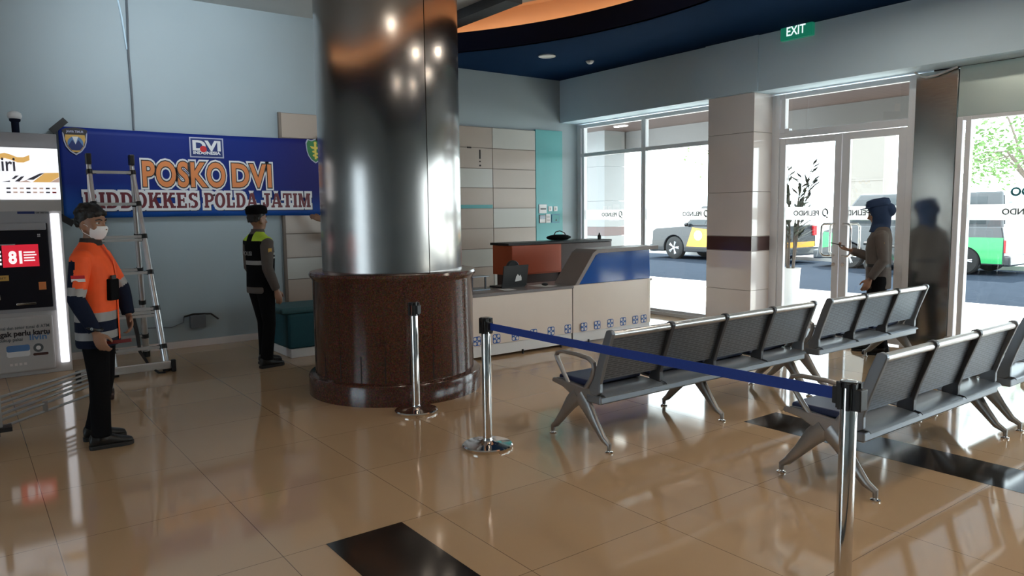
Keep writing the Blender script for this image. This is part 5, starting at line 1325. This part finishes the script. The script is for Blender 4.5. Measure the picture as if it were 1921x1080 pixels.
def person(label, loc, rz, H, P, tor_m, tro_m, tor_fn=None, slv_m=None, slv_fn=None, slim=1.0, hem=0.74, collar=None, skin='skin'):
    """local frame: front +Y, right +X. P: joints at the scale of a 1.70 m figure"""
    k = H/1.70
    t = thing('person', label, 'person', loc, rz)
    t.scale = (k, k, k)
    yaw = P.get('head_yaw', 0); tilt = P.get('head_tilt', 0)
    z0 = 1.469; piv = V((0, 0.0, 1.46)); R = Euler((tilt, 0, yaw)).to_matrix()
    b = MB()
    slices(b, [(0.80, 0, 0, 0.12, 0.085), (0.88, 0, -0.005, 0.150*slim, 0.105), (1.00, 0, 0, 0.138*slim, 0.095), (1.12, 0, 0.005, 0.142*slim, 0.098), (1.26, 0, 0.0, 0.160*slim, 0.105), (1.36, 0, -0.01, 0.165*slim, 0.085), (1.42, 0, -0.015, 0.10, 0.06)])
    b.tube([(0, -0.02, 1.38), (0, -0.008, 1.45), (0, 0.012, 1.52)], [0.062, 0.054, 0.054], 14)
    head_mb(b, z0, R, piv)
    legs = {}
    for s, nm in ((-1, 'L'), (1, 'R')):
        hip = V((s*0.085, 0, 0.86)); kn = V(P.get('knee'+nm, (s*0.10, 0.02, 0.47))); an = V(P.get('ank'+nm, (s*0.105, -0.01, 0.08)))
        legs[nm] = (hip, kn, an)
        b.tube([hip, interp(hip, kn, 0.5), kn, interp(kn, an, 0.35), interp(kn, an, 0.8), an], [0.080, 0.068, 0.052, 0.050, 0.036, 0.036], 14)
        fa = P.get('foot'+nm, 0.0); d = V((math.sin(fa), math.cos(fa), 0))
        b.tube([an-d*0.05+V((0, 0, -0.03)), an+d*0.05+V((0, 0, -0.03)), an+d*0.15+V((0, 0, -0.05))], [0.03, 0.034, 0.02], 10)
        sh, el, wr = [V(q) for q in P['arm'+nm]]
        b.tube([sh, interp(sh, el, 0.4), el, interp(el, wr, 0.35), wr], [0.050, 0.044, 0.036, 0.034, 0.024], 12)
        hd, pn, th = P['hand'+nm]; add_hand(b, wr+V(hd).normalized()*0.012, hd, pn, th, P.get('curl'+nm, 0.5))
    remesh('body', b, [skin], t, 0.0065, smooth=2)
    eyes(t, z0, R, piv)
    # trousers
    q = MB()
    slices(q, [(0.80, 0, -0.002, 0.140*slim, 0.112), (0.88, 0, -0.006, 0.163*slim, 0.120), (0.97, 0, 0, 0.152*slim, 0.110), (1.02, 0, 0, 0.148*slim, 0.106)])
    for nm in 'LR':
        hip, kn, an = legs[nm]
        q.tube([hip+V((0, 0, 0.02)), interp(hip, kn, 0.15), interp(hip, kn, 0.55), kn, interp(kn, an, 0.4), interp(kn, an, 0.8), an+V((0, 0, 0.005))], [0.093, 0.095, 0.080, 0.067, 0.066, 0.064, 0.068], 18)
    remesh('trousers', q, [tro_m], t, 0.010, smooth=3)
    for nm in 'LR': shoe(t, legs[nm][2], P.get('foot'+nm, 0.0))
    # upper garment
    j = MB()
    slices(j, [(hem, 0, 0, 0.172*slim, 0.128), (hem+0.02, 0, 0, 0.176*slim, 0.132), (0.90, 0, 0, 0.172*slim, 0.130), (1.05, 0, 0.006, 0.168*slim, 0.130), (1.18, 0, 0.008, 0.176*slim, 0.134), (1.29, 0, 0.0, 0.186*slim, 0.128), (1.36, 0, -0.012, 0.188*slim, 0.104), (1.405, 0, -0.018, 0.145, 0.082), (1.435, 0, -0.016, 0.085, 0.068), (1.455, 0, -0.010, 0.070, 0.064)])
    for s, nm in ((-1, 'L'), (1, 'R')):
        sh = V(P['arm'+nm][0]); j.ell(sh+V((-s*0.01, 0, -0.01)), (0.070, 0.075, 0.070), 16, 10)
    g = remesh('upper_garment', j, tor_m, t, 0.009, tor_fn, smooth=3)
    for s, nm in ((-1, 'L'), (1, 'R')):
        sh, el, wr = [V(x) for x in P['arm'+nm]]
        q = MB(); q.tube([sh+V((-s*0.02, 0, 0.012)), sh, interp(sh, el, 0.35), interp(sh, el, 0.8), el, interp(el, wr, 0.3), interp(el, wr, 0.7), interp(el, wr, 0.97)], [0.055, 0.070, 0.067, 0.059, 0.056, 0.055, 0.048, 0.044], 18)
        fn = (lambda c, sh=sh, el=el, wr=wr: slv_fn(c, sh, el, wr)) if slv_fn else None
        remesh('sleeve', q, slv_m or tor_m, g, 0.009, fn, smooth=3)
    if collar:
        c = MB(); c.rings([[V((rr*math.cos(2*PI*k_/28), -0.008+rr*0.95*math.sin(2*PI*k_/28), z)) for k_ in range(28)] for rr, z in ((0.078, 1.425), (0.074, 1.45), (0.067, 1.478), (0.061, 1.478), (0.064, 1.43))], caps=False)
        c.build('collar', collar, g, smooth=True)
    return t, g, (z0, R, piv)

def hair_cap(t, hd, m='hair', name='hair', lift=0.010, low=0.05, fringe=0.02):
    z0, R, piv = hd; b = MB()
    slices(b, [(z0+0.075+low*0.2, 0, -0.052, 0.060, 0.046), (z0+0.10, 0, -0.035, 0.074, 0.068), (z0+0.135, 0, -0.024, 0.079, 0.082), (z0+0.158, 0, -0.010, 0.0815, 0.096), (z0+0.185, 0, -0.006, 0.082, 0.104), (z0+0.215, 0, -0.010, 0.070, 0.088), (z0+0.235+lift, 0, -0.014, 0.046, 0.060), (z0+0.243+lift, 0, -0.014, 0.016, 0.022)], 26, 2.2)
    b.tube([(-0.055, 0.072, z0+0.178), (0, 0.098, z0+0.180+fringe*0.3), (0.055, 0.072, z0+0.175)], [0.014, 0.018, 0.014], 10)
    b.v = [R @ (v-piv)+piv for v in b.v]
    o = remesh(name, b, m, t, 0.006, smooth=2)
    if m == 'hair':
        from mathutils import noise
        for v in o.data.vertices:
            v.co += v.normal*(0.007*noise.noise(v.co*38)+0.004*noise.noise(v.co*90))
    return o

# ---- man in the orange jacket -------------------------------------------
def jk(c):
    z, y, x = c.z, c.y, c.x
    if z < 0.775: return 1
    if z < 0.835: return 2
    if z < 0.905: return 1
    if z < 0.965: return 2
    if y < -0.035 and z < 1.33: return 1
    if 1.352 < z < 1.372 and y < 0.02: return 2
    return 0
def jslv(c, sh, el, wr):
    ax = el-sh; f = (c-sh).dot(ax)/ax.length_squared
    if f > 1.0 or c.z < el.z-0.02: return 1
    if 0.74 < f < 0.93: return 2
    if f > 0.93: return 1
    d = c-(sh+ax*f)
    return 0 if (d.y > -0.012 or f < 0.10) else 1
P1 = dict(armR=((0.195, -0.015, 1.345), (0.25, -0.045, 1.07), (0.235, 0.055, 0.845)), handR=((0.0, 0.35, -1), (-1, 0.1, 0), (0, 1, 0.2)), curlR=0.75,
          armL=((-0.185, -0.005, 1.345), (-0.265, 0.10, 1.10), (-0.21, 0.15, 0.90)), handL=((0.55, 0.25, -0.75), (0.6, -0.7, 0), (0.5, 0.6, 0.3)), curlL=0.6,
          head_yaw=-0.40, head_tilt=-0.04, ankR=(0.115, 0.01, 0.08), ankL=(-0.115, -0.10, 0.08), footR=-0.42, footL=-0.36, kneeR=(0.11, 0.02, 0.47), kneeL=(-0.105, -0.01, 0.47))
pm, jm, hd = person('man in an orange and navy jacket and white face mask, standing beside the ladder', (0.75, 5.91, 0), math.radians(-24)-PI/2, 1.70, P1,
                    ['hi_orange', 'navy_cloth', 'reflect'], 'black_cloth', jk, ['hi_orange', 'navy_cloth', 'reflect'], jslv, 1.12, 0.72, 'dark_collar')
hair_cap(pm, hd)
z0, R, piv = hd
# face mask with ear loops
mb_ = MB(); rs = []
for z, hw, yo in ((z0+0.002, 0.036, 0.078), (z0+0.025, 0.056, 0.098), (z0+0.055, 0.064, 0.112), (z0+0.078, 0.064, 0.119), (z0+0.094, 0.056, 0.112)):
    for_o = [V((hw*math.sin(a), yo*math.cos(a*0.92)-0.0+0.004, z)) for a in [-1.35+2.7*i/14 for i in range(15)]]
    for_i = [V((p.x*0.93, p.y-0.008, p.z)) for p in reversed(for_o)]
    rs.append([R @ (p-piv)+piv for p in for_o+for_i])
mk = mb_.rings(rs).build('face_mask', 'mask', pm, smooth=True)
for s in (-1, 1):
    lp_ = MB().tube([R @ (V(p)-piv)+piv for p in ((s*0.060, 0.035, z0+0.085), (s*0.076, 0.01, z0+0.105), (s*0.082, -0.022, z0+0.10), (s*0.078, 0.0, z0+0.05), (s*0.05, 0.04, z0+0.02))], 0.0022, 6); lp_.build('ear_loop', 'mask', mk)
# jacket details: zip flap, radio pouch, flag patch, shoulder band
MB().tube([(0.0, 0.138, 0.76), (0.0, 0.141, 1.05), (0.0, 0.146, 1.18), (0.0, 0.128, 1.33), (0.0, 0.07, 1.43)], [(0.014, 0.004)]*5, 8).build('zip_flap', 'hi_orange', jm, smooth=True)
pc = MB().box((-0.042, -0.02, -0.075), (0.042, 0.02, 0.075)).build('radio_pouch', 'black_cloth', jm, bevel=0.008, loc=(0.095, 0.141, 1.12)); pc.rotation_euler = (-0.03, 0, -0.42)
MB().box((-0.022, 0.0, 0.07), (0.022, 0.016, 0.10)).build('radio', 'black', pc, bevel=0.004)
f_ = MB(); f_.use(0).box((0, -0.042, 0.0), (0.004, 0.042, 0.022)); f_.use(1).box((0, -0.042, -0.022), (0.004, 0.042, 0.0))
o = f_.build('flag_patch', ['red', 'paper'], jm, loc=(0.285, -0.012, 1.215)); o.rotation_euler = (0, 0.19, 0)
wt = MB().tube([(0.236+0.045*math.cos(a), 0.048+0.047*math.sin(a), 0.872-0.015*math.sin(a)) for a in [2*PI*i/16 for i in range(16)]], 0.010, 8, closed=True).build('watch_strap', 'black', pm, smooth=True)
MB().cyl((0.276, 0.05, 0.872), (0.290, 0.05, 0.874), 0.010, n=16).build('watch_face', 'chrome', wt)
nb = MB().box((-0.008, -0.075, -0.012), (0.008, 0.13, 0.012)).build('notebook', 'deep_red', None, bevel=0.003)
nb.matrix_world = pm.matrix_basis @ Matrix.Translation((0.190, 0.135, 0.762)) @ Euler((0.08, 0, 0.0)).to_matrix().to_4x4()
tag(nb, 'thin dark red notebook in the hand of the man in orange', 'notebook')

# ---- officer in the vest --------------------------------------------------
def vest(c):
    z, y, x = c.z, c.y, c.x
    if z < 0.865: return 1
    if z > 1.355 and abs(x) > 0.05: return 2
    if z > 1.425: return 1
    if (1.165 < z < 1.185 or 1.205 < z < 1.225) and y > 0.03: return 3
    if 1.10 < z < 1.15 and y < -0.05: return 3
    return 0
P2 = dict(armR=((0.182, -0.015, 1.345), (0.225, -0.045, 1.07), (0.205, 0.06, 0.835)), handR=((0.0, 0.25, -1), (-1, 0.1, 0), (0, 1, 0.2)), curlR=0.5,
          armL=((-0.182, -0.005, 1.345), (-0.23, 0.0, 1.07), (-0.20, 0.13, 0.86)), handL=((0.1, 0.45, -1), (1, 0.1, 0), (0, 1, 0.2)), curlL=0.5,
          head_yaw=0.12, head_tilt=0.06, ankR=(0.10, -0.03, 0.08), ankL=(-0.13, 0.09, 0.08), footR=-0.02, footL=-0.1, kneeR=(0.10, 0.02, 0.47), kneeL=(-0.115, 0.08, 0.47))
po, vm, hd = person('officer in a black vest with yellow shoulders, looking at the banner beside the column', (2.56, 7.90, 0), math.radians(12)-PI/2, 1.70, P2,
                    ['black_cloth', 'khaki_cloth', 'hi_yellow', 'reflect'], 'black_cloth', vest, ['khaki_cloth'], None, 0.97, 0.80, 'khaki_cloth')
z0, R, piv = hd
hair_cap(po, hd, lift=-0.01)
c = MB(); slices(c, [(z0+0.165, 0, 0.0, 0.088, 0.110), (z0+0.19, 0, 0.0, 0.092, 0.115), (z0+0.225, 0, -0.002, 0.092, 0.114), (z0+0.25, 0, -0.004, 0.080, 0.100), (z0+0.262, 0, -0.005, 0.05, 0.062), (z0+0.266, 0, -0.005, 0.015, 0.02)], 26, 2.4)
c.v = [R @ (v-piv)+piv for v in c.v]; remesh('cap', c, 'black_cloth', po, 0.008, smooth=2)
sp = MB().prism(shield(0.022, 0.05), -0.002, 0.002, 'X').build('sleeve_badge', 'gold_print', vm, loc=(0.262, -0.03, 1.25)); sp.rotation_euler = (0, 0.15, 0)
text('lettering', 'POLISI', 'reflect', vm, (0.09, -0.141, 1.205), (PI/2, 0, 0), size=0.06, width=0.18, bold=0.001).location.x = -0.09
MB().tube([(0.155*math.cos(a), 0.115*math.sin(a), 0.965) for a in [2*PI*i/24 for i in range(24)]], [(0.004, 0.02)]*24, 6, closed=True).build('belt', 'leather', po)

# ---- third helper, hidden by the column except for the raised hand --------
P3 = dict(armR=((0.182, -0.015, 1.345), (0.225, -0.04, 1.07), (0.21, 0.05, 0.84)), handR=((0.0, 0.25, -1), (-1, 0.1, 0), (0, 1, 0.2)), curlR=0.5,
          armL=((-0.182, 0.02, 1.345), (-0.22, 0.25, 1.33), (-0.02, 0.43, 1.545)), handL=((0.15, 1, 0.5), (0.8, 0.2, -0.2), (0, 0, 1)), curlL=0.7, head_yaw=0.0)
p3_, g3, hd = person('person in dark clothes half hidden behind the column, holding the banner corner', (4.29, 9.34, 0), PI/2, 1.70, P3, ['black_cloth'], 'black_cloth', None, ['black_cloth'], None, 1.0, 0.80, 'black_cloth')
hair_cap(p3_, hd)

# ---- woman at the doors -----------------------------------------------------
def wj(c):
    if 0.985 < c.z < 1.02: return 1
    return 0
P4 = dict(armL=((-0.165, -0.01, 1.335), (-0.215, -0.04, 1.07), (-0.195, 0.085, 0.86)), handL=((0.0, 0.45, -1), (1, 0.1, 0), (0, 1, 0.2)), curlL=0.7,
          armR=((0.165, 0.01, 1.335), (0.19, 0.06, 1.07), (0.10, 0.29, 1.16)), handR=((-0.15, 1, 0.25), (0, -0.3, 1), (-1, 0, 0)), curlR=0.9,
          head_yaw=-0.1, head_tilt=-0.18, ankR=(0.10, 0.05, 0.08), ankL=(-0.10, -0.06, 0.08), kneeR=(0.09, 0.07, 0.47), kneeL=(-0.095, 0.0, 0.47))
pw, wm, hd = person('woman in a dark blue headscarf holding a phone beside the glass doors', (8.14, 4.08, 0), math.radians(28), 1.68, P4,
                    ['khaki_cloth', 'leather'], 'black_cloth', wj, ['khaki_cloth'], None, 0.93, 0.74, None)
z0, R, piv = hd
h = MB(); slices(h, [(z0-0.10, 0, 0.0, 0.135, 0.115), (z0-0.05, 0, 0.0, 0.098, 0.100), (z0-0.01, 0, -0.008, 0.085, 0.098), (z0+0.04, 0, -0.020, 0.094, 0.098), (z0+0.10, 0, -0.022, 0.100, 0.105), (z0+0.15, 0, -0.018, 0.100, 0.112), (z0+0.19, 0, -0.012, 0.096, 0.118), (z0+0.225, 0, -0.014, 0.080, 0.100), (z0+0.248, 0, -0.016, 0.045, 0.06), (z0+0.254, 0, -0.016, 0.012, 0.016)], 26, 2.2)
h.ell((0, -0.12, z0+0.13), (0.075, 0.06, 0.075), 14, 10)
h.v = [R @ (v-piv)+piv if v.z > z0 else v for v in h.v]
hj = remesh('headscarf', h, 'hijab', pw, 0.008, smooth=3)
# face shows through the scarf's front: cap with a short brim on top
cp = MB(); slices(cp, [(z0+0.185, 0, -0.008, 0.102, 0.126), (z0+0.22, 0, -0.010, 0.104, 0.128), (z0+0.262, 0, -0.014, 0.094, 0.115), (z0+0.278, 0, -0.016, 0.05, 0.065)], 26, 2.4)
cp.prism([(x, y-0.005) for x, y in [(-0.09, 0.05)]+[(0.095*math.cos(PI-PI*i/12), 0.085+0.105*math.sin(PI*i/12)) for i in range(13)]+[(0.09, 0.05)]], z0+0.183, z0+0.193, 'Z')
cp.v = [R @ (v-piv)+piv for v in cp.v]; remesh('cap', cp, 'hijab', pw, 0.007, smooth=2)
ph = MB().box((-0.038, -0.005, -0.01), (0.038, 0.15, 0.0)).build('phone', 'black', None, bevel=0.004)
ph.matrix_world = pw.matrix_basis @ Matrix.Translation((0.085, 0.36, 1.215)) @ Euler((0.25, 0, 0.15)).to_matrix().to_4x4()
tag(ph, 'black phone held out by the woman in the headscarf', 'phone')
bd = MB().prism(shield(0.02, 0.045), -0.002, 0.002, 'X').build('sleeve_badge', 'gold_print', wm, loc=(-0.238, -0.025, 1.235)); bd.rotation_euler = (0, -0.15, 0)
